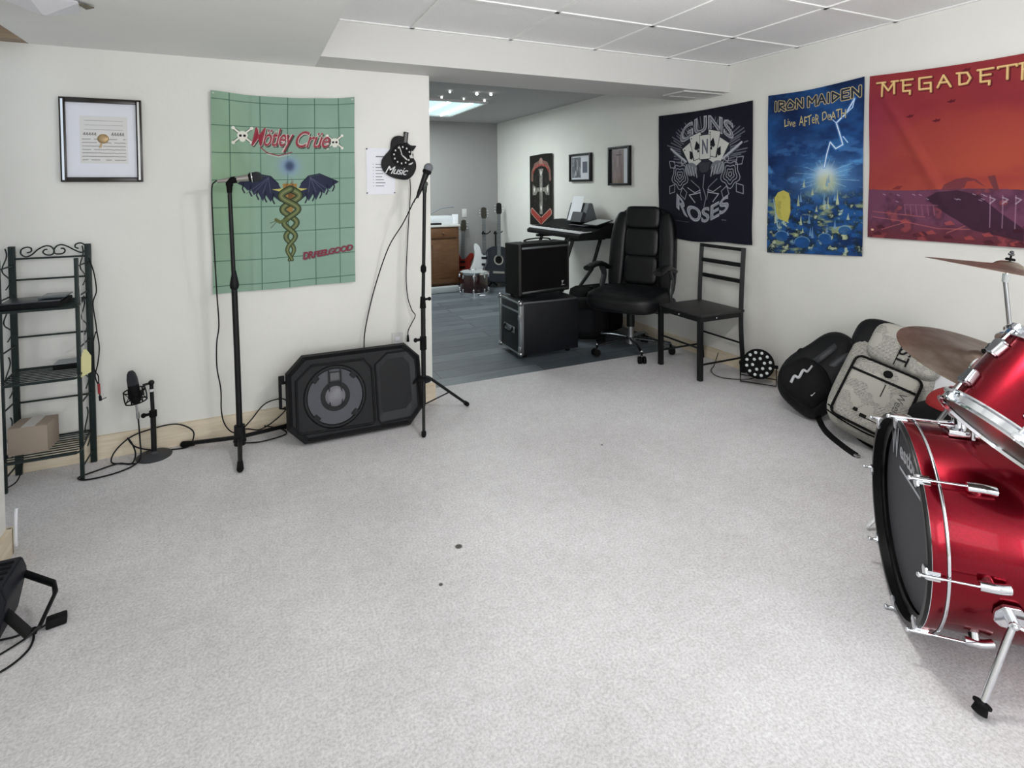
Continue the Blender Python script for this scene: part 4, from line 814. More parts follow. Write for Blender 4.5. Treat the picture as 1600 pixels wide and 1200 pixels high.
# ---- tripod microphone stand at the wall corner
t = thing('microphone_stand', 'black tripod microphone stand with folding legs at the wall corner', 'microphone stand', (.878, 3.10, 0))
b = MB(); b.cyl((0, 0, .235), (.002, 0, .69), .0135, n=18); b.cyl((0, 0, .10), (0, 0, .26), .011, n=16); b.build('lower_pole', M_black, t)
b = MB(); b.cyl((.002, 0, .68), (.020, .004, 1.345), .0100, n=16); b.build('upper_pole', M_black, t)
b = MB(); b.cyl((0, 0, .425), (0, 0, .50), .019, .019, n=18); b.cyl((0, 0, .485), (-.045, -.004, .485), .008, n=12); b.sph((-.045, -.004, .485), .012, 12, scale=(1, 1, 1.1)); b.build('height_clamp', M_rubber, t)
b = MB(); b.cyl((.001, 0, .665), (.001, 0, .73), .018, .014, n=18); b.cyl((0, 0, .715), (.04, .0, .715), .007, n=12); b.sph((.04, 0, .715), .011, 12); b.build('clutch', M_rubber, t)
b = MB(); b.lathe([(.009, 0), (.0165, .012), (.0165, .035), (.009, .05)], 20, T(.007, .001, .865)); b.build('grip', M_rubber, t)
b = MB(); b.lathe([(.012, 0), (.042, .004), (.045, .016), (.035, .026), (.014, .03)], 28, T(0, 0, .238)); hub = b.build('leg_hub', M_plast, t)
for (x, y) in ((-.055, -.185), (.31, .118), (-.20, .15)):
    e_ = Vector((x, y, .012)); d = Vector((x, y, 0)).normalized(); s0 = Vector((d.x * .04, d.y * .04, .252)); b = MB(); b.tube([tuple(s0), tuple(e_)], .0085, 10, smooth=False); o = b.build('leg', M_black, t)
    m_ = s0.lerp(e_, .52); b = MB(); b.tube([(0, 0, .105), tuple(m_)], .004, 8, smooth=False); b.build('brace', M_black, o)
    b = MB(); b.cyl(tuple(s0.lerp(e_, .93)), tuple(e_), .0125, .0135, n=14); b.sph(tuple(e_), .0125, 12); b.build('rubber_foot', M_rubber, o)
    b = MB(); b.sph(tuple(m_), .007, 8); b.build('rivet', M_steel, o)
b = MB(); b.cyl((.0195, .004, 1.325), (.0205, .004, 1.385), .012, .0165, n=18); b.cyl((.0205, -.012, 1.375), (.0205, .020, 1.375), .016, n=16); b.build('mic_clip', mat('dark_green_clip', (22, 34, 28), .5), t)
tm, F_ = mic('microphone', 'black microphone with grey ball grille at the top of the corner stand', (.878, 3.098, 1.362), (.36, -.05, .93), M_black, mat('grey_wire_mesh', (124, 128, 134), .7, .2, spec=.2, bump=.5, bscale=700))
b = MB(); b.tube([tuple(F_ @ Vector((0, 0, -.065))), (.842, 3.10, 1.29), (.832, 3.10, 1.27)], .0045, 8); b.build('plug', M_black, tm, world=True)

# ---- guitar shaped clock
def gz(x, y): return (.821 + (x - 545) * .000458, 1.540 - (y - 480) * .000458)
t = thing('wall_clock', 'black guitar-shaped wall clock with white hands and script', 'clock', (.821, YB, 1.54))
out = [(600, 200), (560, 190), (500, 200), (455, 240), (440, 300), (428, 375), (372, 440), (322, 510), (312, 590), (345, 670), (430, 735), (540, 768), (650, 775), (720, 730), (764, 660), (778, 600), (772, 540), (745, 490), (735, 450), (738, 390), (770, 345), (779, 318), (722, 318), (685, 303), (662, 275), (660, 215)]
pts = catmull([Vector((gz(*q)[0] - .821, gz(*q)[1] - 1.54, 0)) for q in out], True, 3)
b = MB(); b.prism([(p.x, p.y) for p in pts], .016, frame((.821, YB - .004, 1.54), (0, -1, 0), (0, 0, 1)), .0025); b.build('body', mat('gloss_black', (14, 14, 17), .55, spec=.2), t, world=True)
b = MB(); Fn = frame((.821, YB - .004, 1.54), (0, -1, 0), (0, 0, 1)); n0 = [(612, 300), (620, 135), (675, 145), (655, 300)]
b.prism([(gz(*q)[0] - .821, gz(*q)[1] - 1.54) for q in n0], .020, Fn, .001); nk = b.build('neck', M_blackm, t, world=True)
for k in range(8):
    b = MB(); x, z = gz(642 - k * 2, 155 + k * 17); b.box((x - .821, z - 1.54, .0205), (.0155, .0022, .001), Fn); b.build('fret', M_trim, nk, world=True)
fx, fz = gz(585, 450); Ff = frame((fx, YB - .0205, fz), (0, -1, 0), (0, 0, 1))
b = MB(); b.lathe([(0, .0005), (.068, .0005), (.070, .001), (.070, -.002)], 48, Ff); b.build('dial', mat('dial_black', (7, 7, 8), .6, spec=.15), t, world=True)
for k in range(12):
    a_ = R(30 * k + 5); b = MB(); b.box((.050 * math.sin(a_), .050 * math.cos(a_), .0012), (.008, .010, .001), Ff); b.build('hour_mark', M_trim, t, world=True)
for a_, l, w_ in ((-18, .062, .0028), (133, .048, .0045)):
    b = MB(); c, s_ = math.sin(R(a_)), math.cos(R(a_)); b.prism([(-c * .01 + s_ * w_ / 2, -s_ * .01 - c * w_ / 2), (-c * .01 - s_ * w_ / 2, -s_ * .01 + c * w_ / 2), (c * l * .7 - s_ * w_, s_ * l * .7 + c * w_), (c * l, s_ * l), (c * l * .7 + s_ * w_, s_ * l * .7 - c * w_)], .001, Ff @ T(0, 0, .003)); b.build('clock_hand', M_trim, t, world=True)
b = MB(); q = [(712, 388), (738, 395), (722, 440), (735, 488), (690, 486), (708, 440)]; b.prism([(gz(*p_)[0] - .821, gz(*p_)[1] - 1.54) for p_ in q], .001, Fn @ T(0, 0, .0165)); b.build('silver_inlay', M_trim, t, world=True)
b = MB(); q = [(672, 565), (735, 538), (728, 555), (705, 575), (675, 580)]; b.prism([(gz(*p_)[0] - .821, gz(*p_)[1] - 1.54) for p_ in q], .001, Fn @ T(0, 0, .0165)); b.build('silver_inlay', M_trim, t, world=True)
b = MB(); b.tube([(.885, 3.375, 1.41), (.888, 3.38, 1.32), (.875, 3.38, 1.15), (.862, 3.38, .95), (.855, 3.38, .80), (.862, 3.375, .68), (.885, 3.37, .60), (.905, 3.365, .565), (.885, 3.37, .52), (.862, 3.375, .47), (.860, 3.375, .42)], .003, 8); b.cyl((.860, 3.375, .445), (.860, 3.375, .405), .006, .009, n=10)
b.build('power_cord', M_cable, t, world=True)
tx, tz = gz(510, 655); text_mesh('script', 'Music', frame((tx, YB - .0215, tz), (0, -1, 0), (.10, 0, 1)), .140, .046, mat('silver_script', (205, 205, 208), .4), t, shear=.45, offset=.008, world=True, spacing=.9)

# ================================================================== BACK ROOM
t = thing('base_cabinet', 'brown oak base cabinet with one drawer behind the wall corner', 'cabinet', (2.13, 7.2, 0))
b = MB(); b.span((1.62, 7.0, .09), (2.485, 7.44, .845), .003); b.span((1.62, 7.05, 0), (2.47, 7.44, .09)); b.build('body', M_oak, t, world=True)
for x0, x1 in ((1.66, 2.04), (2.07, 2.455)):
    b = MB(); b.span((x0, 6.982, .70), (x1, 7.0, .825), .006); o = b.build('drawer', M_oak, t, world=True); b = MB(); b.sph(((x0 + x1) / 2, 6.968, .762), .014, 12); b.build('knob', M_oak, o, world=True)
    b = MB(); b.span((x0, 6.985, .11), (x1, 7.0, .675), .003); b.span((x0 + .05, 6.978, .17), (x1 - .05, 6.99, .615), .008); o = b.build('door', M_oak, t, world=True); b = MB(); b.sph((x1 - .03 if x0 < 2 else x0 + .03, 6.97, .62), .013, 12); b.build('knob', M_oak, o, world=True)
b = MB(); b.span((1.60, 6.975, .845), (2.50, 7.44, .872), .003); single(b, 'worktop', M_trim, 'white worktop on the oak base cabinet', 'worktop', (2.05, 7.2, .845))
t = thing('storage_box', 'pale translucent storage box standing on the cabinet worktop', 'box', (2.29, 7.2, .872))
M_pale = mat('pale_plastic', (206, 210, 214), .35)
b = MB(); b.box((2.27, 7.2, .872 + .055), (.36, .26, .11), None, .01); b.build('tub', M_pale, t, world=True); b = MB(); b.span((2.43, 7.06, .874), (2.50, 7.12, 1.0), .003); b.build('side_panel', M_white, t, world=True)
b = MB(); b.tube([(1.98, 7.1, .98), (2.10, 7.08, 1.01), (2.28, 7.1, 1.085), (2.45, 7.1, 1.10)], .009, 8); single(b, 'grey_strip', mat('grey_strip', (120, 124, 128), .5), 'thin bent grey strip lying across the storage box', 'strip', (2.2, 7.1, .99))
b = MB(); b.box((2.17, 7.02, .885), (.16, .05, .022), rotm(0, 0, 0), .006); single(b, 'black_pouch', M_blackm, 'small black pouch on the worktop before the storage box', 'pouch', (2.17, 7.02, .874))
b = MB(); b.box((2.23, 6.93, .035), (.44, .10, .07), None, .004); single(b, 'white_board', mat('dull_white', (170, 176, 178), .6), 'low whitish board on the floor at the foot of the oak cabinet', 'board', (2.23, 6.93, 0))

def guitar(name, label, x, y, h_, lean, body, col, yaw=0, necks=(40, 44, 42), acoustic=False, extra=None, size=1.0):
    """standing guitar seen from the front (-y); origin at its lowest point"""
    t = thing(name, label, 'guitar', (x - .012, y, .06), yaw); M = rotm(-12, lean, 0)
    F0 = M @ Matrix(((1, 0, 0, 0), (0, 0, -1, 0), (0, 1, 0, 0), (0, 0, 0, 1)))         # local xy -> upright
    th = .095 if acoustic else .042; s_ = size
    P_ = catmull([Vector((a_ * s_, c_ * s_, 0)) for a_, c_ in body], True, 3)
    b = MB(); b.prism([(p.x, p.y) for p in P_], th, F0 @ T(0, 0, -th / 2), .008); b.build('body', col, t)
    z1 = max(p.y for p in P_); b = MB(); b.prism([(-.027, z1 * .72), (.027, z1 * .72), (.021, h_ - .16), (-.021, h_ - .16)], .020, F0 @ T(0, 0, th / 2 - .004), .003); nk = b.build('neck', mat('fretboard', necks, .5), t)
    for k in range(12): zz = z1 + .02 + (h_ - .18 - z1) * (1 - .86 ** k) / (1 - .86 ** 12); b = MB(); b.box((0, zz, th / 2 + .0165), (.044, .002, .001), F0); b.build('fret', M_steel, nk)
    b = MB(); b.prism([(-.022, h_ - .165), (.022, h_ - .165), (.042, h_ - .13), (.036, h_ - .01), (.012, h_), (-.012, h_), (-.036, h_ - .01), (-.042, h_ - .13)], .016, F0 @ T(0, 0, th / 2 - .006), .003); hs = b.build('headstock', M_black if acoustic else mat('dark_headstock', (48, 44, 36), .4), t)
    for k in range(3):
        for q in (-1, 1): b = MB(); b.cyl((q * .035, h_ - .045 - .04 * k, th / 2), (q * .060, h_ - .045 - .04 * k, th / 2), .005, n=8, M=F0); b.sph((q * .060, h_ - .045 - .04 * k, th / 2), .010, 8, M=F0); b.build('tuning_peg', M_chrome, hs)
    if acoustic:
        b = MB(); b.lathe([(.052, .0), (.07, .002), (.072, 0)], 32, F0 @ T(0, z1 * .62, th / 2)); b.build('rosette', mat('rosette_grey', (150, 146, 140), .5), t); b = MB(); b.lathe([(0, .001), (.05, .001)], 32, F0 @ T(0, z1 * .62, th / 2)); b.build('sound_hole', M_rubber, t)
        b = MB(); b.box((0, z1 * .27, th / 2 + .004), (.17, .03, .01), F0, .003); b.build('bridge', mat('rosette_grey', (150, 146, 140), .5), t)
    else:
        for q in (.45, .62): b = MB(); b.box((0, z1 * q, th / 2 + .004), (.08, .030, .010), F0, .003); b.build('pickup', M_black, t)
        b = MB(); b.box((0, z1 * .28, th / 2 + .005), (.09, .022, .012), F0, .003); b.build('bridge', M_chrome, t)
    if extra: extra(t, F0, th)
    return t
ac = [(0, 0), (.13, .01), (.20, .08), (.205, .17), (.16, .26), (.145, .31), (.155, .38), (.145, .44), (.09, .485), (0, .49), (-.09, .485), (-.145, .44), (-.155, .38), (-.145, .31), (-.16, .26), (-.205, .17), (-.20, .08), (-.13, .01)]
st = [(0, 0), (.11, .01), (.17, .07), (.17, .15), (.13, .22), (.12, .27), (.17, .36), (.15, .41), (.10, .40), (.04, .33), (-.03, .33), (-.09, .41), (-.16, .46), (-.19, .42), (-.16, .33), (-.13, .26), (-.14, .20), (-.18, .13), (-.16, .05), (-.09, .01)]
wg = [(-.06, 0), (.06, .02), (.10, .06), (.09, .18), (.105, .28), (.09, .36), (.13, .42), (.06, .44), (.04, .40), (-.03, .40), (-.06, .50), (-.13, .56), (-.15, .50), (-.14, .40), (-.17, .26), (-.25, .10), (-.21, .05)]
M_wg = mat('gloss_white_guitar', (218, 220, 222), .25)
guitar('acoustic_guitar', 'black acoustic guitar standing in the corner of the back room', 3.03, 6.96, 1.10, 6, ac, mat('blue_black_gloss', (20, 24, 38), .25), acoustic=True, necks=(96, 98, 100))
guitar('electric_guitar', 'white electric guitar standing left of the black acoustic guitar', 2.88, 7.08, 1.04, 5, wg, M_wg, necks=(50, 66, 66), size=.95)
guitar('electric_guitar', 'red guitar leaning behind the oak cabinet and the floor drum', 2.64, 7.24, .86, -5, st, mat('red_guitar', (122, 38, 30), .3), necks=(60, 40, 30), yaw=-50, size=.95)
for x, y, lab in ((3.07, 7.05, 'black guitar stand cradling the black acoustic guitar'), (2.92, 7.12, 'black guitar stand cradling the white electric guitar')):
    t = thing('guitar_stand', lab, 'guitar stand', (x, y + .07, 0)); b = MB(); b.cyl((0, 0, .1), (0, 0, .74), .012, n=12); b.build('post', M_black, t)
    for q in (-1, 1): b = MB(); b.tube([(0, -.01, .72), (q * .035, -.03, .715), (q * .055, -.09, .745), (q * .05, -.11, .755)], .007, 8); b.build('yoke_arm', M_rubber, t)
    for (dx, dy) in ((-.18, -.16), (.12, -.18), (0, .17)): b = MB(); b.tube([(0, 0, .12), (dx, dy, .012)], .010, 8, smooth=False); b.build('leg', M_black, t)
    for q in (-1, 1): b = MB(); b.tube([(0, 0, .13), (q * .09, -.04, .10), (q * .10, -.15, .11)], .008, 8); b.build('cradle_arm', M_rubber, t)

def drum_lugs(mb_parent, M, rad, z0, z1, n, ang0, mt, two=True):
    for k in range(n):
        a_ = R(ang0 + 360 / n * k); Mk = M @ rotm(0, 0, math.degrees(a_))
        for zc in ((z0 + .05, z1 - .05) if two else ((z0 + z1) / 2,)):
            b = MB(); b.box((rad + .008, 0, zc), (.022, .022, .045), Mk, .006); lg = b.build('lug', mt, mb_parent, world=True); b = MB()
            b.cyl((rad + .012, 0, zc), (rad + .012, 0, z1 + .004 if zc > (z0 + z1) / 2 else z0 - .004), .003, n=8, M=Mk); b.build('tension_rod', mt, lg, world=True)
t = thing('floor_tom', 'small dark red drum with pale head on the back room floor', 'drum', (2.588, 6.72, 0)); M = T(2.588, 6.72, 0)
M_dkr = mat('dark_red_wrap', (40, 9, 12), .25, coat=.5)
b = MB(); b.lathe([(0, .012), (.176, .012), (.180, .02), (.180, .255), (.176, .262)], 56, M); b.build('shell', M_dkr, t, world=True)
for z in (.010, .262): b = MB(); b.lathe([(.180, -.012), (.190, -.012), (.190, .014), (.182, .016), (.178, .0)], 56, M @ T(0, 0, z)); b.build('hoop', M_chrome, t, world=True)
b = MB(); b.lathe([(0, .268), (.178, .268), (.18, .262)], 56, M); b.build('drum_head', mat('grey_drum_head', (176, 180, 182), .5), t, world=True)
drum_lugs(t, M, .180, .0, .275, 8, 22, M_chrome)
b = MB(); b.box((2.60, 6.46, .006), (.07, .045, .010), rotm(0, 0, 0), .003); single(b, 'white_scrap', M_white, 'scrap of white paper on the vinyl floor before the small drum', 'paper scrap', (2.60, 6.46, 0))

# ---- flight case and amplifier
t = thing('flight_case', 'black flight case with metal edges on the vinyl floor under the amplifier', 'case', (2.145, 4.10, 0))
x0, x1, y0, y1, z0, z1 = 1.885, 2.425, 3.905, 4.305, .03, .448
b = MB(); b.span((x0 + .006, y0 + .006, z0), (x1 - .006, y1 - .006, z1), .004); b.build('body', mat('black_laminate', (20, 21, 26), .45, spec=.3, bump=.15, bscale=200), t, world=True)
for (a_, c_) in (((x0 - .002, y0 - .002, z0), (x0 + .034, y0 + .03, z1 + .002)), ((x0 - .002, y1 - .03, z0), (x0 + .03, y1 + .002, z1 + .002))): b = MB(); b.span(a_, c_, .003); b.build('metal_edge', M_alu, t, world=True)
for z in (z0 + .004, z1 - .014, z1 - .085): b = MB(); b.span((x0 - .001, y0 + .03, z), (x0 + .012, y1 - .03, z + .014), .002); b.build('metal_edge', M_alu, t, world=True)
b = MB(); b.span((x0 + .03, y0 - .001, z1 - .012), (x1 - .012, y0 + .014, z1 + .001), .002); b.build('metal_edge', mat('dull_edge', (104, 108, 112), .4, .8), t, world=True)
for y in (y0 + .01, y1 - .01):
    for z in (z0 + .012, z1 - .006): b = MB(); b.sph((x0 + .008, y, z), .024, 14); b.build('ball_corner', M_steel, t, world=True)
for z in (.33, .08):
    b = MB(); b.box((x0 + .0, y0 + .005, z), (.022, .030, .045), None, .004); b.build('latch', M_steel, t, world=True)
b = MB(); b.box((x0 - .002, 4.10, .215), (.010, .20, .050), None, .002); hd = b.build('handle_plate', M_steel, t, world=True); b = MB(); b.tube([(x0 - .006, 4.03, .235), (x0 - .022, 4.04, .200), (x0 - .022, 4.16, .200), (x0 - .006, 4.17, .235)], .007, 8); b.build('handle', M_rubber, hd, world=True)
for x in (x0 + .07, x1 - .07):
    for y in (y0 + .07, y1 - .07): b = MB(); b.cyl((x, y, 0), (x, y, .032), .020, n=14); b.build('foot', M_rubber, t, world=True)

t = thing('guitar_amplifier', 'black guitar amplifier standing on the metal-edged flight case', 'amplifier', (2.20, 4.21, .450), 10)
b = MB(); b.box((0, 0, .228), (.525, .215, .425), None, .010, 3); b.build('cabinet', M_tolex, t)
b = MB(); b.box((0, -.1085, .222), (.492, .004, .345)); b.build('grille_cloth', mat('black_grille_cloth', (15, 13, 13), .85, spec=.15, bump=.4, bscale=900), t)
for z in (.405, .040): b = MB(); b.box((0, -.1095, z), (.480, .006, .017), None, .002); b.build('silver_trim_strip', M_alu, t)
for q in (-1, 1): b = MB(); b.box((q * .255, -.100, .228), (.016, .018, .42), None, .004); b.build('corner_piping', mat('dark_piping', (52, 50, 48), .5), t)
b = MB(); b.tube([(-.14, 0, .441), (-.12, 0, .462), (.0, 0, .470), (.12, 0, .462), (.14, 0, .441)], .010, 8, flat=(.016, .006)); hd = b.build('handle', M_rubber, t)
for q in (-1, 1): b = MB(); b.box((q * .14, 0, .445), (.035, .03, .010), None, .003); b.build('handle_mount', M_chrome, hd)
for q in (-1, 1):
    for w_ in (-1, 1): b = MB(); b.cyl((q * .21, w_ * .075, 0), (q * .21, w_ * .075, .017), .017, n=12); b.build('foot', M_rubber, t)
Fa = frame((.185, -.1115, .085), (0, -1, 0), (0, 0, 1)); text_mesh('logo', 'Y', Fa @ T(0, .006, .001), .030, .030, M_trim, t, depth=.002, offset=.05, shear=.2); b = MB(); b.box((.190, -.112, .067), (.036, .002, .004)); b.build('logo_bar', M_trim, t)

# ---- keyboard on its stand
t = thing('keyboard', 'black digital piano keyboard along the right wall of the back room', 'keyboard', (2.97, 4.95, .858))
y0, y1 = 4.42, 5.50; KP = [(2.75, .862), (3.20, .858), (3.20, 1.0), (3.10, .998), (2.93, .930), (2.78, .918), (2.745, .895)]
b = MB(); b.prism([(x, z) for x, z in KP], y1 - y0, Matrix(((1, 0, 0, 0), (0, 0, 1, y0), (0, 1, 0, 0), (0, 0, 0, 1))), .004); b.build('body', M_blackm, t, world=True)
nk_ = 40; pitch = (y1 - y0 - .05) / nk_
for k in range(nk_):
    yk = y0 + .025 + k * pitch; b = MB(); b.span((2.765, yk + .001, .915), (2.905, yk + pitch - .001, .930), .001); b.build('white_key', mat('white_key', (236, 236, 238), .3), t, world=True)
for k in range(nk_ - 1):
    if k % 7 in (2, 6): continue
    yk = y0 + .025 + (k + 1) * pitch; b = MB(); b.span((2.83, yk - .006, .925), (2.915, yk + .006, .940), .001); b.build('black_key', M_black, t, world=True)
b = MB(); b.box((3.015, 4.83, .9665), (.09, .30, .004), Matrix.Identity(4), .001); b.build('control_panel', mat('grey_panel', (120, 122, 128), .4), t, world=True)
t = thing('keyboard_stand', 'black metal stand with slanted legs under the keyboard', 'stand', (2.95, 4.95, 0))
for y in (4.62, 5.25):
    b = MB(); b.tube([(2.80, y, .84), (2.72, y, .62), (2.58, y, .02)], .018, 10, smooth=False); b.build('front_leg', M_black, t, world=True)
    b = MB(); b.tube([(3.12, y, .84), (3.02, y, .55), (2.80, y, .30), (3.0, y, .02)], .018, 10, smooth=False); b.build('rear_leg', M_black, t, world=True)
    b = MB(); b.box((2.95, y, .845), (.42, .05, .026), None, .003); b.build('support_arm', M_black, t, world=True); b = MB(); b.box((2.80, y, .015), (.48, .04, .03), None, .006); b.build('foot', M_rubber, t, world=True)
b = MB(); b.cyl((2.76, 4.62, .70), (2.76, 5.25, .70), .012, n=12); b.build('crossbar', M_black, t, world=True)
t = thing('book_stand', 'grey desk organiser holding a white sheet on the keyboard', 'organiser', (3.10, 4.98, 1.0))
b = MB(); b.prism([(0, 0), (.16, 0), (.10, .19), (.06, .19)], .36, Matrix(((1, 0, 0, 3.02), (0, 0, 1, 4.76), (0, 1, 0, .999), (0, 0, 0, 1))), .004); b.build('body', mat('slate_grey', (84, 88, 92), .5), t, world=True)
b = MB(); b.prism([(0, 0), (.035, 0), (.06, .10), (.035, .10)], .20, Matrix(((1, 0, 0, 2.985), (0, 0, 1, 4.78), (0, 1, 0, .999), (0, 0, 0, 1))), .003); b.build('front_pocket', mat('dark_slate', (52, 54, 60), .4), t, world=True)
b = MB(); b.prism([(0, 0), (.003, 0), (.078, .25), (.075, .25)], .21, Matrix(((1, 0, 0, 3.006), (0, 0, 1, 4.85), (0, 1, 0, 1.008), (0, 0, 0, 1))))
o = single(b, 'white_sheet', M_white, 'white sheet of paper standing in the grey organiser on the keyboard', 'paper sheet', (3.03, 4.95, 1.0))
t = thing('tablet', 'light grey tablet with black rim lying at the near end of the keyboard', 'tablet', (3.09, 4.55, 1.002))
b = MB(); b.box((3.06, 4.58, .995), (.20, .26, .010), T(3.06, 4.58, .99) @ rotm(0, -14, 0) @ T(-3.06, -4.58, -.98), .003); b.build('case', M_black, t, world=True)
b = MB(); b.box((3.06, 4.58, 1.001), (.17, .23, .002), T(3.06, 4.58, .99) @ rotm(0, -14, 0) @ T(-3.06, -4.58, -.98)); b.build('screen', mat('pale_screen', (196, 200, 198), .3), t, world=True)
b = MB()
b = MB(); b.puff((2.93, 4.42, .21), (.46, .30, .42), 8, 6); single(b, 'storage_bin', mat('bin_black', (10, 10, 12), .8, spec=.15), 'black storage bin standing between the amplifier stack and the office chair', 'bin', (2.93, 4.42, 0))
b = MB(); b.tube([(2.80, 4.30, .43), (2.86, 4.34, .45), (2.95, 4.36, .435), (3.05, 4.40, .43)], .012, 8, flat=(.02, .006)); single(b, 'strap', M_rubber, 'black strap lying across the top of the storage bin', 'strap', (2.9, 4.33, .43))
t = thing('shoulder_bag', 'small black bag with front pocket on the floor behind the office chair seat', 'bag', (2.72, 4.22, 0))
Fb = T(2.72, 4.22, 0) @ rotm(0, 0, -25); b = MB(); b.puff((0, 0, .18), (.34, .17, .36), 5, 7, Fb); b.build('body', M_blackm, t, world=True); b = MB(); b.puff((-.04, -.08, .17), (.17, .06, .22), 6, 5, Fb); b.build('pocket', mat('bag_pocket', (20, 21, 24), .7, spec=.2), t, world=True)

# ---- office chair
t = thing('office_chair', 'high-backed black leather office chair with flip-up arms', 'chair', (2.800, 3.712, 0), -58)
for k in range(5):
    a_ = 72 * k + 18; M = rotm(0, 0, a_); b = MB(); b.tube([(.03, 0, .115), (.18, 0, .105), (.315, 0, .085)], .02, 10, M=M, flat=(.022, .014)); o = b.build('base_leg', mat('dark_grey_chrome', (96, 98, 102), .25, .9), t)
    b = MB(); b.cyl((.315, 0, .06), (.315, 0, .09), .009, n=10, M=M)
    for q in (-1, 1): b.cyl((.325, q * .006, .029), (.325, q * .028, .029), .028, n=20, M=M)
    b.build('caster', M_rubber, o)
    b = MB(); b.sph((.315, 0, .093), .010, 10, M=M); b.build('cap', M_chrome, o)
b = MB(); b.cyl((0, 0, .07), (0, 0, .13), .035, .03, n=24); b.cyl((0, 0, .13), (0, 0, .27), .025, n=20); b.build('gas_lift', M_steel, t)
b = MB(); b.cyl((0, 0, .21), (0, 0, .33), .032, .032, n=20); b.box((0, .02, .355), (.20, .26, .045), None, .01); b.tube([(.08, 0, .35), (.22, -.02, .345), (.27, -.02, .34)], .006, 8); b.build('tilt_mechanism', M_black, t)
b = MB(); b.puff((0, -.03, .440), (.60, .60, .16), 4, 9, fn=lambda x, y, z: (x, y, z + (.15 * (x * x) if z > 0 else 0) - (.25 * max(0, -y - .7) if z > 0 else 0))); st_ = b.build('seat', M_leather, t)
b = MB(); b.puff((0, -.01, .495), (.40, .46, .07), 4, 7); b.build('seat_pad', M_leather, t)
Mb = T(0, .235, .45) @ rotm(-9, 0, 0)
b = MB(); b.puff((0, .035, .355), (.56, .10, .75), 5, 9, Mb, fn=lambda x, y, z: (x * (1 - .16 * max(0, z)), y - .35 * x * x, z)); b.build('backrest', M_leather, t)
for q in (-1, 1):
    b = MB(); b.puff((q * .218, -.010, .335), (.145, .11, .71), 3.5, 8, Mb, fn=lambda x, y, z, q=q: (x - q * .45 * max(0, z) ** 2 + q * .15 * max(0, -z), y, z)); b.build('side_bolster', M_leather, t)
for z, h_, w_ in ((.640, .19, .30), (.425, .245, .29), (.19, .245, .29)):
    b = MB(); b.puff((0, -.022 - (.012 if z > .6 else 0), z), (w_, .085, h_), 7, 8, Mb); b.build('back_cushion', M_leather, t)
for q in (-1, 1):
    b = MB(); b.tube([(q * .27, .20, .40), (q * .29, .12, .40), (q * .298, .10, .50), (q * .295, .14, .60), (q * .295, .08, .69)], .014, 10, flat=(.016, .032)); a_ = b.build('arm', mat('arm_plastic', (46, 47, 50), .35), t)
    b = MB(); b.tube([(q * .29, .20, .655), (q * .293, .06, .70), (q * .293, -.08, .705), (q * .293, -.20, .690)], .02, 10, flat=(.038, .022)); b.build('arm_pad', M_leather, a_)
    b = MB(); b.tube([(q * .20, .06, .37), (q * .285, .04, .365), (q * .31, .10, .375), (q * .31, .16, .43)], .02, 10, flat=(.010, .030)); b.build('arm_bracket', mat('arm_plastic'), a_)
    b = MB(); b.cyl((q * .318, .04, .372), (q * .332, .04, .372), .010, n=14); b.build('bolt', M_chrome, a_)

# ---- black metal chair
t = thing('metal_chair', 'black ladder-back metal chair standing against the right wall', 'chair', (3.0, 3.13, 0))
XA, XB, YA, YN = 2.80, 3.19, 3.34, 2.93
for (x, y) in ((XA, YA), (XA, YN)): b = MB(); b.box((x, y, .222), (.032, .032, .444), None, .003); b.build('front_leg', M_black, t, world=True)
for y in (YA, YN):
    b = MB(); b.tube([(XB + .025, y, 0.0), (XB, y, .25), (XB - .005, y, .46), (XB + .005, y, .70), (XB + .018, y, .905)], .017, 4, flat=(.022, .022)); b.build('rear_post', M_black, t, world=True)
for z, h_ in ((.893, .024), (.780, .030), (.662, .030)): b = MB(); b.box((XB + .008, (YA + YN) / 2, z), (.014, YA - YN, h_), None, .002); b.build('back_slat', M_black, t, world=True)
b = MB(); b.box(((XA + XB) / 2 + .005, (YA + YN) / 2, .452), (.41, .44, .018), None, .004); b.build('seat', mat('seat_brownblack', (44, 42, 42), .5), t, world=True)
b = MB(); 
for a_, c_ in (((XA, YN - .008, .41), (XB, YN + .008, .443)), ((XA, YA - .008, .41), (XB, YA + .008, .443)), ((XA - .008, YN, .41), (XA + .008, YA, .443)), ((XB - .008, YN, .41), (XB + .008, YA, .443))): b.span(a_, c_)
b.build('seat_rail', M_black, t, world=True)
for p0, p1 in (((XA, YN, .225), (XA, YA, .225)), ((XB + .004, YN, .215), (XB + .004, YA, .215)), ((XA, YN, .11), (XB + .014, YN, .11)), ((XA, YA, .11), (XB + .014, YA, .11))): b = MB(); b.cyl(p0, p1, .007, n=10); b.build('stretcher', M_black, t, world=True)
for q in ((XA - .012, 3.13, .428), (XA + .14, YN - .010, .428), (XB - .012, YN, .50)): b = MB(); b.sph(q, .006, 10); b.build('bolt', M_chrome, t, world=True)

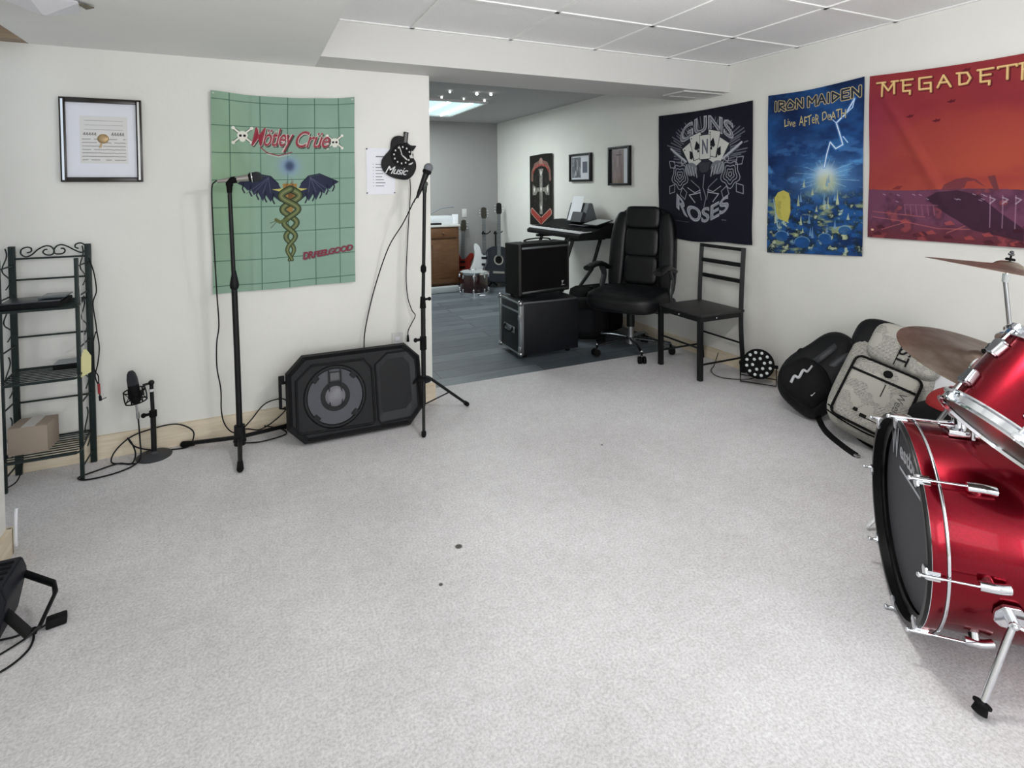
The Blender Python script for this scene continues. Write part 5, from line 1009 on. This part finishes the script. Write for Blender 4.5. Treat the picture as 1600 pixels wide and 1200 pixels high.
# ---- LED par light against the right wall
t = thing('stage_light', 'round black LED stage light on the floor by the right wall', 'stage light', (3.13, 2.70, 0))
n_ = Vector((-.80, -.56, .20)); Fp = frame((3.105, 2.705, .140), n_, (0, 0, 1))
b = MB(); b.lathe([(.085, -.06), (.098, -.04), (.100, 0), (.094, .004), (.090, -.004), (0, -.004)], 44, Fp); b.lathe([(0, -.06), (.085, -.06)], 44, Fp); b.build('housing', M_blackm, t, world=True)
M_led = mat('white_led_lens', (232, 238, 240), .2)
for r_, k_ in ((.076, 12), (.038, 6)):
    for k in range(k_):
        a_ = R(360 / k_ * k + 15); b = MB(); b.sph((r_ * math.cos(a_), r_ * math.sin(a_), -.002), .0105, 12, Fp, (1, 1, .5)); b.build('led_lens', M_led, t, world=True)
b = MB(); rr = Fp.to_3x3() @ Vector((1, 0, 0)); rr.z = 0; rr.normalize(); nn = Vector((n_.x, n_.y, 0)).normalized(); C0 = Vector((3.105, 2.705, 0)) 
p = lambda a_, d, z: tuple(C0 + rr * a_ + nn * d + Vector((0, 0, z)))
b.tube([p(-.112, .0, .13), p(-.112, .02, .012), p(.112, .02, .012), p(.112, .0, .13)], .008, 8, smooth=False, flat=(.012, .003)); b.tube([p(-.112, -.0, .05), p(.112, -.0, .05)], .004, 8, smooth=False); b.build('yoke', M_black, t, world=True)
for q in (-1, 1): b = MB(); b.cyl(p(q * .098, 0, .135), p(q * .122, 0, .135), .012, n=12); b.build('knob', M_rubber, t, world=True)
b = MB(); b.tube([(3.16, 2.77, .02), (3.10, 2.80, .006), (3.00, 2.87, .005), (2.97, 2.95, .005), (3.02, 3.05, .005), (3.10, 3.10, .02), (3.16, 3.12, .10)], .0028, 8); b.build('power_cord', M_cable, t, world=True)

# ---- black backpack
def tframe(c, n, ang):
    n = Vector(n).normalized(); u0 = (Vector((0, 0, 1)) - n * n.z).normalized(); r0 = u0.cross(n); a_ = R(ang); return frame(c, n, u0 * math.cos(a_) + r0 * math.sin(a_))
t = thing('backpack', 'black backpack with white squiggle slumped against the right wall', 'backpack', (3.06, 2.27, 0))
Fk = tframe((3.020, 2.185, .238), (-.72, -.45, .50), 36)
lump = lambda x, y, z: (x * (1 - .18 * max(0, y)) + .05 * math.sin(5 * y), y, z + .10 * math.sin(4 * x + 2 * y) * (z > 0))
M_bag = mat('black_nylon', (12, 13, 16), .6, spec=.25, bump=.5, bscale=14)
b = MB(); b.puff((0, .01, 0), (.34, .53, .20), 3.2, 11, Fk, lump); b.build('body', M_bag, t, world=True)
b = MB(); b.puff((-.01, -.10, .085), (.27, .25, .10), 3, 8, Fk, lump); pk = b.build('front_pocket', mat('black_nylon_front', (10, 10, 12), .7, spec=.2, bump=.3, bscale=20), t, world=True)
b = MB(); b.tube([(-.09, -.135, .135), (-.065, -.10, .143), (-.045, -.11, .143), (-.015, -.07, .145), (.005, -.078, .145), (.035, -.045, .14)], .005, 8, M=Fk @ T(-.035, -.10, .004) @ rotm(0, 0, 48) @ T(.03, .10, 0), flat=(.007, .003)); o = b.build('squiggle', mat('silver_print', (190, 192, 196), .4), pk, world=True)
b = MB(); b.box((.06, -.135, .128), (.022, .03, .004), Fk @ T(0, 0, .004)); b.build('small_badge', mat('silver_print'), pk, world=True)
for k, (x, y) in enumerate(((-.05, .06), (.02, .07))): b = MB(); b.tube([(x, y - .05, .085), (x + .01, y, .105), (x + .02, y + .09, .10), (x + .02, y + .15, .07)], .012, 8, M=Fk, flat=(.018, .005)); b.build('webbing', mat('grey_webbing', (40, 42, 48), .5), t, world=True)
b = MB(); b.tube([(-.10, .19, .06), (-.04, .235, .07), (.04, .24, .07), (.12, .20, .05)], .007, 8, M=Fk); b.build('haul_loop', mat('grey_webbing'), t, world=True)
b = MB(); b.tube([(.10, .20, .09), (.14, .08, .09), (.14, -.04, .08)], .010, 8, M=Fk, flat=(.016, .005)); b.build('webbing', mat('grey_webbing'), t, world=True)
b = MB(); b.puff((-.14, .02, .05), (.05, .05, .05), 3, 4, Fk); b.build('side_buckle', M_rubber, t, world=True)

# ---- newspaper print backpack
t = thing('backpack', 'newspaper-print backpack with black piping leaning beside the drum kit', 'backpack', (3.03, 1.93, 0))
Fn2 = tframe((2.955, 1.790, .308), (-.74, -.36, .57), 17)
b = MB(); b.puff((0, .015, -.03), (.40, .62, .17), 4.5, 10, Fn2); b.build('body', M_news, t, world=True)
b = MB(); b.puff((-.035, .225, .0), (.38, .24, .15), 3.2, 8, Fn2 @ T(0, 0, -.02)); b.build('black_shoulder_panel', M_bag, t, world=True)
b = MB(); b.puff((.035, .205, .035), (.33, .235, .14), 4, 8, Fn2); o = b.build('top_flap', M_news, t, world=True); F3 = Fn2 @ T(.025, .195, .1085)
text_mesh('lettering', 'TIST', F3 @ T(.02, -.01, .002) @ rotm(0, 0, -90), .16, .055, M_blackm, o, depth=.0, world=True, offset=.01); 
b = MB(); b.box((-.005, 0, 0), (.004, .20, .003), F3); b.build('column_rule', M_blackm, o, world=True)
b = MB(); b.puff((.01, -.095, .055), (.30, .345, .11), 7, 9, Fn2); pk = b.build('front_pocket', M_news, t, world=True)
sq = lambda hw, hh, r_, cx, cy: [(cx + sx_ * (hw - r_) + r_ * math.cos(a_), cy + sy_ * (hh - r_) + r_ * math.sin(a_), 0) for sx_, sy_, a0 in ((1, 1, 0), (-1, 1, 90), (-1, -1, 180), (1, -1, 270)) for a_ in [R(a0 + 22.5 * q) for q in range(5)]]
b = MB(); b.tube(sq(.150, .172, .035, .01, -.095), .0065, 8, closed=True, smooth=False, M=Fn2 @ T(0, 0, .098)); b.build('piping', M_rubber, pk, world=True)
b = MB(); b.box((.01, -.005, .1115), (.288, .012, .006), Fn2, .001); b.build('zip', M_rubber, pk, world=True)
b = MB(); b.lathe([(0, .002), (.020, .002), (.021, 0)], 24, Fn2 @ T(.02, .035, .110)); b.build('round_badge', M_rubber, pk, world=True)
text_mesh('lettering', 'Weekly', Fn2 @ T(.105, -.105, .1115) @ rotm(0, 0, -90), .15, .042, mat('print_grey', (70, 70, 70), .6), pk, depth=0, world=True, shear=.1)
b = MB(); b.box((.03, -.055, .112), (.004, .07, .001), Fn2); b.build('column_rule', M_blackm, pk, world=True)
for x, y, w_ in ((-.04, -.20, .02), (.0, -.215, .03), (.045, -.22, .075)): b = MB(); b.box((x, y, .112), (w_, .018 if w_ < .05 else .004, .001), Fn2, 0); b.build('printed_block', M_blackm, pk, world=True)
for y in (-.262, -.235): b = MB(); b.tube([(-.17, y + .01, .045), (-.08, y - .01, .065), (.05, y - .015, .065), (.17, y + .01, .045)], .004, 6, M=Fn2); b.build('seam', M_rubber, t, world=True)
b = MB(); b.tube([(3.00, 2.14, .16), (2.93, 2.135, .06), (2.88, 2.08, .012), (2.80, 1.98, .010), (2.73, 1.84, .008), (2.70, 1.76, .008)], .012, 8, flat=(.016, .004)); sp = b.build('strap', M_rubber, t, world=True)
b = MB(); b.box((2.70, 1.755, .010), (.022, .022, .010), None, .002); b.build('strap_end', M_steel, sp, world=True)
b = MB(); b.tube([(2.93, 1.90, .02), (2.86, 1.84, .02), (2.84, 1.74, .02), (2.90, 1.70, .04)], .008, 8, flat=(.012, .004)); b.build('strap', M_rubber, t, world=True)
# papers and black bag beyond
t = thing('magazine', 'white printed magazine standing between the newspaper backpack and the black tub', 'magazine', (3.02, 1.62, 0)); F4 = tframe((3.02, 1.60, .26), (-.85, -.35, .35), 8)
cv = Canvas(.24, .34, 90, 130, (214, 214, 218)); cv.poly([(.0, .0), (.03, .0), (.03, .34), (0, .34)], (176, 170, 158)); n = cv.ns(30, 30, 77); m = ((cv.Y > .24) & (cv.X > .04) & (cv.X < .17)).astype(float); cv.blend(m * np.clip((n - .4) * 4, 0, 1), (110, 84, 84)); cv.blend(((cv.Y > .20) & (cv.Y < .235)).astype(float), (70, 72, 76)); cv.blend(((cv.X > .04) & (cv.X < .07) & (cv.Y < .19)) * np.clip((n - .45) * 5, 0, 1), (150, 150, 156))
Fi = np.array(F4); f4 = lambda x, y: tuple(Fi[k, 0] * (x - .12) + Fi[k, 1] * (.17 - y) + Fi[k, 2] * .006 + Fi[k, 3] for k in range(3))
cloth('cover', cv, f4, rough=.3, parent=t, spec=.5); b = MB(); b.box((0, 0, 0), (.24, .34, .011), F4); b.build('pages', M_white, t, world=True)
t = thing('equipment_bag', 'black open-topped bag with a red lining beside the bass drum', 'bag', (2.78, 1.36, 0)); 
b = MB(); b.puff((2.80, 1.38, .19), (.34, .26, .38), 7, 6); b.build('body', M_blackm, t, world=True); b = MB(); b.puff((2.82, 1.37, .37), (.29, .22, .15), 2.6, 6); b.build('red_lining', mat('red_cloth', (150, 26, 30), .7), t, world=True)

# ================================================================== DRUM KIT
aD = Vector((.6983, -.7158, 0)); FD = frame((1.823, 1.060, .316), aD, (0, 0, 1))      # local z: from the front head towards the drummer
t = thing('bass_drum', 'wine red bass drum with dark front head at the right edge', 'bass drum', (2.0, .88, 0))
b = MB(); b.lathe([(.278, .045), (.281, .05), (.281, .44), (.278, .45)], 96, FD); b.build('shell', M_red, t, world=True)
M_hoopb = mat('hoop_black', (10, 10, 11), .35, spec=.3)
for z in (0.0, .445):
    b = MB(); b.lathe([(.283, .0), (.297, .0), (.299, .003), (.299, .010), (.299, .0106)], 96, FD @ T(0, 0, z)); b.lathe([(.299, .042), (.299, .049), (.297, .051), (.283, .051), (.283, 0)], 96, FD @ T(0, 0, z)); hp = b.build('hoop', M_hoopb, t, world=True)
    b = MB(); b.lathe([(.299, .0106), (.2995, .012), (.2995, .040), (.299, .042)], 96, FD @ T(0, 0, z)); b.build('hoop_inlay', M_red, hp, world=True)
    b = MB(); b.lathe([(.300, .0435), (.3012, .045), (.3012, .049), (.300, .0505), (.299, .0435)], 96, FD @ T(0, 0, z)); b.build('chrome_edge', M_chrome, hp, world=True)
    b = MB(); b.lathe([(.2995, .009), (.3005, .010), (.2995, .011)], 96, FD @ T(0, 0, z)); b.build('chrome_edge', M_chrome, hp, world=True)
b = MB(); b.lathe([(.262, .030), (.272, .024), (.282, .024), (.283, .05)], 96, FD); b.build('front_hoop_lining', M_hoopb, t, world=True)
b = MB(); b.lathe([(0, .0385), (.15, .0385), (.262, .0395)], 80, FD); hd = b.build('front_head', mat('dark_grey_head', (66, 66, 71), .55, spec=.2), t, world=True)
b = MB(); b.lathe([(0, .47), (.27, .47)], 64, FD); b.build('rear_head', mat('grey_drum_head'), t, world=True)
# lettering on the head: seen from the front, x to the viewer's right
fr_r = Vector((0, 0, 1)).cross(-aD)                                  # right-hand direction for somebody facing the head
FH = frame(tuple(FD @ Vector((0, 0, .0375))), -aD, (0, 0, 1))
M_let = mat('silver_lettering', (176, 178, 184), .4)
text_mesh('lettering', 'W', FH @ T(-.160, .172, 0), .085, .105, M_let, hd, world=True, depth=.0008, offset=.035)
text_mesh('lettering', 'estbury', FH @ T(.015, .158, 0), .245, .072, M_let, hd, world=True, depth=.0008, offset=.03)
b = MB(); b.box((.02, .104, .001), (.25, .008, .001), FH); b.build('underline', M_let, hd, world=True)
def claw_set(M, R_, zf, zl, n, a0, par, skip=()):
    for k in range(n):
        if k in skip: continue
        Mk = M @ rotm(0, 0, a0 + 360 / n * k)
        b = MB(); b.prism([(-.020, -.014), (.004, -.016), (.010, -.006), (.010, .006), (.004, .016), (-.020, .014), (-.026, 0)], .006, Mk @ T(R_, 0, zf - .006), .0015); b.box((R_ + .007, 0, zf + .012), (.006, .026, .030), Mk, .002); c_ = b.build('claw', M_chrome, par, world=True)
        b = MB(); b.cyl((R_ + .013, 0, zf - .022), (R_ + .013, 0, zf + .03), .0048, n=12, M=Mk); b.cyl((R_ + .013, 0, zf + .03), (R_ + .013, 0, zl - .02), .0032, n=10, M=Mk); b.sph((R_ + .013, 0, zf - .022), .007, 10, Mk); b.build('tension_rod', M_chrome, c_, world=True)
        b = MB(); b.cyl((.281, 0, zl), (.298, 0, zl), .014, .012, n=16, M=Mk); b.tube([(.302, 0, zl - .025), (.303, 0, zl + .010), (.296, 0, zl + .040)], .013, 12, M=Mk, flat=(.013, .011)); b.build('lug', M_chrome, par, world=True)
claw_set(FD, .294, 0.0, .135, 8, 0, t, skip=())
# spurs: bracket low on the flank and a leg to the carpet
for sg in (1, -1):
    ang = 180 + 16 if sg > 0 else -16
    Vp = FD @ Vector((.285 * math.cos(R(ang)), .285 * math.sin(R(ang)), .183)) if True else None
    nrm = (FD.to_3x3() @ Vector((math.cos(R(ang)), math.sin(R(ang)), 0))).normalized(); side = Vector((Vp.x, Vp.y, 0)) - Vector((2.0, .88, 0))
    foot = Vector((1.648, .75, 0)) if nrm.dot(Vector((-.716, -.697, 0))) > 0 else Vector((2.235, 1.322, 0))
    Fq = frame(tuple(Vp), nrm, aD)
    b = MB(); b.prism([(-.034, -.018), (-.012, -.034), (.018, -.034), (.034, -.018), (.034, .018), (.018, .034), (-.012, .034), (-.034, .018)], .012, Fq, .002); br = b.build('spur_bracket', M_chrome, t, world=True)
    b = MB(); b.cyl(tuple(Vp + nrm * .01), tuple(Vp + nrm * .032), .013, n=18); b.tube([tuple(Vp + nrm * .024), tuple(Vp + nrm * .03 + Vector(aD) * .035 - Vector((0, 0, .012))), tuple(Vp + nrm * .03 + Vector(aD) * .06 - Vector((0, 0, .02)))], .005, 8); b.sph(tuple(Vp + nrm * .033), .008, 10); b.build('wing_bolt', M_chrome, br, world=True)
    s0 = Vp + nrm * .024; d = (foot + Vector((0, 0, .012)) - s0)
    b = MB(); b.cyl(tuple(s0), tuple(s0 + d * .86), .0085, n=18); sp = b.build('spur_leg', M_chrome, t, world=True); b = MB(); b.cyl(tuple(s0 + d * .84), tuple(s0 + d * .93), .0055, n=14); b.build('spur_rod', M_chrome, sp, world=True)
    dn = d.normalized(); b = MB(); b.cyl(tuple(s0 + d * .895), tuple(s0 + d * .915), .020, n=20); b.cyl(tuple(s0 + d * .91), tuple(s0 + d), .0135, .017, n=20); b.build('rubber_foot', M_rubber, sp, world=True)
# tom holder on top of the shell
hb = FD @ Vector((0, .281, .16))
b = MB(); b.box((0, 0, .010), (.085, .075, .020), frame(tuple(hb), (0, 0, 1), aD), .004); th_ = b.build('tom_mount', M_chrome, t, world=True)
b = MB(); b.cyl((hb.x, hb.y, hb.z), (hb.x, hb.y, hb.z + .075), .019, n=24); b.cyl((hb.x, hb.y, hb.z + .05), (hb.x, hb.y, hb.z + .068), .026, n=24); b.build('mount_post', M_chrome, th_, world=True)
b = MB(); q = Vector((hb.x, hb.y, hb.z + .055)); b.cyl(tuple(q + Vector((-.02, -.03, 0))), tuple(q + Vector((-.03, -.05, 0))), .009, n=12); b.tube([tuple(q + Vector((-.03, -.05, .0))), tuple(q + Vector((-.032, -.052, -.05)))], .006, 8, smooth=False); b.build('wing_screw', M_chrome, th_, world=True)
b = MB(); b.tube([(hb.x, hb.y, hb.z + .06), (hb.x - .0, hb.y - .01, hb.z + .14), (hb.x - .01, hb.y - .05, hb.z + .20), (hb.x - .03, hb.y - .12, hb.z + .24)], .010, 12); b.build('holder_arm', M_chrome, th_, world=True)

# ---- rack tom
aT = Vector((.5846, -.3129, .7485)).normalized(); cT = Vector((1.710, .735, .695)); FT = frame(tuple(cT), aT, (0, 0, 1))
t = thing('rack_tom', 'wine red tilted tom drum mounted above the bass drum', 'tom drum', tuple(cT))
b = MB(); b.lathe([(.149, .012), (.152, .014), (.152, .238), (.149, .240)], 80, FT); b.build('shell', M_red, t, world=True)
for z, s_ in ((0.0, 1), (.252, -1)):
    b = MB(); b.lathe([(.152, .004 * s_), (.154, -.004 * s_), (.161, -.004 * s_), (.1625, 0), (.157, .006 * s_), (.157, .022 * s_), (.164, .026 * s_), (.164, .030 * s_), (.153, .030 * s_)], 80, FT @ T(0, 0, z)); b.build('hoop', M_chrome, t, world=True)
b = MB(); b.lathe([(0, .006), (.13, .006), (.152, .008)], 64, FT); o = b.build('bottom_head', mat('smoky_head', (78, 64, 57), .3, spec=.4), t, world=True); o['label'] = 'smoky brown bottom head'
b = MB(); b.lathe([(0, .248), (.153, .246)], 64, FT); b.build('top_head', mat('grey_drum_head'), t, world=True)
camside = None
for k in range(6):
    Mk = FT @ rotm(0, 0, 60 * k + 20)
    for zc, ze in ((.074, -.004), (.178, .258)):
        s_ = 1 if ze < zc else -1
        b = MB(); b.prism([(-.014, -.024), (.014, -.024), (.020, .016), (.012, .024), (-.012, .024), (-.020, .016)], .020, Mk @ T(.151, 0, zc) @ Matrix(((0, 0, 1, 0), (1, 0, 0, 0), (0, -s_, 0, 0), (0, 0, 0, 1))), .004); lg = b.build('lug', M_chrome, t, world=True)
        b = MB(); b.cyl((.164, 0, zc - s_ * .015), (.159, 0, ze), .0038, n=10, M=Mk); b.box((.162, 0, ze + s_ * .012), (.016, .020, .018), Mk, .003); b.build('tension_rod', M_chrome, lg, world=True)
Mk = FT @ rotm(0, 0, 100)
for ang in (38, ):
    Mk = FT @ rotm(0, 0, ang); b = MB(); b.torus((0, 0, 0), .022, .006, Mk @ T(.153, 0, .130) @ rotm(0, 90, 0), 28, 8); bd = b.build('mount_plate', M_chrome, t, world=True); b = MB(); b.sph((.154, 0, .075), .007, 10, Mk); b.build('vent_grommet', M_chrome, bd, world=True)

# ---- cymbals
def cymbal(label, c, n, r_, standfoot, slab, base_r=.30):
    c, n = Vector(c), Vector(n).normalized(); t = thing('cymbal', label, 'cymbal', tuple(c)); Fc = frame(tuple(c), n, (0, 1, 0))
    b = MB(); b.lathe([(.006, .022), (.025, .020), (.040, .012), (.048, .004), (r_ * .5, -.006), (r_ * .85, -.016), (r_, -.022), (r_, -.0235), (r_ * .85, -.018), (r_ * .5, -.008), (.048, .002), (.038, .010), (.006, .020)], 96, Fc); b.build('bronze_disc', M_cym, t, world=True)
    s = thing('cymbal_stand', slab, 'cymbal stand', (standfoot[0], standfoot[1], 0)); f = Vector((standfoot[0], standfoot[1], 0))
    b = MB(); b.lathe([(.014, .024), (.016, .030), (.012, .034)], 20, Fc); b.cyl(tuple(Fc @ Vector((0, 0, .0))), tuple(Fc @ Vector((0, 0, .055))), .0035, n=10); b.build('felt_washer', M_rubber, s, world=True)
    b = MB(); b.box((0, 0, .048), (.034, .008, .010), Fc, .003); b.sph((0, 0, .056), .007, 10, Fc); b.build('wing_nut', mat('dark_chrome', (90, 92, 96), .2, .9), s, world=True)
    top = Fc @ Vector((0, 0, -.028)); b = MB(); b.cyl(tuple(Fc @ Vector((0, 0, .01))), tuple(top), .006, n=12); b.cyl(tuple(top), tuple(Fc @ Vector((0, 0, -.060))), .013, .010, n=16); b.build('tilter', M_chrome, s, world=True)
    e_ = Fc @ Vector((0, 0, -.055)); j = Vector((f.x, f.y, e_.z * .62)); b = MB(); b.cyl(tuple(e_), tuple(j), .0075, n=14); b.build('upper_tube', M_steel, s, world=True)
    b = MB(); b.cyl(tuple(j), (f.x, f.y, .10), .011, n=16); b.cyl(tuple(j - Vector((0, 0, .03))), tuple(j + Vector((0, 0, .01))), .016, n=16); b.build('lower_tube', M_chrome, s, world=True)
    for k in range(3):
        a_ = R(120 * k + 20); b = MB(); b.tube([(f.x, f.y, .32), (f.x + base_r * math.cos(a_), f.y + base_r * math.sin(a_), .012)], .008, 8, smooth=False); b.build('leg', M_chrome, s, world=True)
cymbal('upper bronze crash cymbal at the right edge before the white wall', (2.59, 1.112, 1.038), (.17, -.10, 1), .255, (2.60, 1.09), 'chrome stand rising behind the tom to the upper cymbal')
cymbal('lower bronze cymbal tilted towards the room behind the tom', (2.262, 1.036, .752), (.02, -.33, 1), .25, (2.33, 1.22), 'chrome stand of the lower tilted cymbal', .22)

# ---- floor stage light, lower left
t = thing('stage_light', 'black boxy stage light lying on the carpet at the lower left edge', 'stage light', (-.72, 2.18, 0))
b = MB(); b.prism([(-.065, 0), (.045, 0), (.072, .125), (.060, .165), (-.065, .165)], .17, Matrix(((1, 0, 0, -.755), (0, 0, -1, 2.285), (0, 1, 0, .004), (0, 0, 0, 1))), .004); b.build('housing', mat('blueblack_housing', (22, 24, 32), .5, spec=.3), t, world=True)
for k in range(5): b = MB(); b.box((-.76, 2.285 - .03 - .028 * k, .171), (.105, .006, .006), None, .001); b.build('cooling_fin', M_blackm, t, world=True)
b = MB(); b.box((-.765, 2.112, .082), (.10, .008, .12), None, .003); b.build('lens_plate', M_black, t, world=True)
b = MB(); b.tube([(-.685, 2.27, .115), (-.60, 2.225, .085), (-.588, 2.19, .075), (-.606, 2.10, .032), (-.625, 2.085, .030), (-.70, 2.15, .075)], .01, 8, smooth=False, flat=(.006, .014)); b.build('yoke', M_black, t, world=True)
b = MB(); b.cyl((-.69, 2.15, .075), (-.70, 2.155, .075), .008, n=12); b.build('yoke_bolt', M_chrome, t, world=True)
box_light = t
t = thing('power_plug', 'black plug lying on the carpet with its thin cable at the lower left', 'plug', (-.575, 2.145, 0))
b = MB(); b.box((0, 0, .014), (.052, .034, .026), T(-.575, 2.145, 0) @ rotm(0, 0, 10), .005); b.build('plug_body', M_blackm, t, world=True)
b = MB(); b.tube([(-.600, 2.142, .010), (-.625, 2.125, .006), (-.66, 2.09, .005), (-.72, 2.04, .005), (-.80, 1.97, .005)], .0028, 8); b.build('cord', M_cable, t, world=True)
b = MB(); b.tube([(-.70, 2.20, .03), (-.69, 2.19, .006), (-.665, 2.165, .005), (-.63, 2.13, .005), (-.617, 2.085, .005), (-.622, 2.04, .005), (-.655, 1.995, .005), (-.72, 1.97, .005), (-.78, 2.0, .005), (-.79, 2.08, .005), (-.73, 2.13, .005), (-.67, 2.13, .006), (-.63, 2.15, .005), (-.62, 2.12, .005)], .0032, 8)
b.build('power_cord', M_cable, box_light, world=True)
b = MB(); b.tube([(-.835, 2.70, .14), (-.832, 2.68, .10), (-.826, 2.655, .05), (-.824, 2.652, .02)], .006, 8); single(b, 'white_cable', M_white, 'thick white cable end hanging at the corner of the left wall', 'cable', (-.83, 2.66, .02))
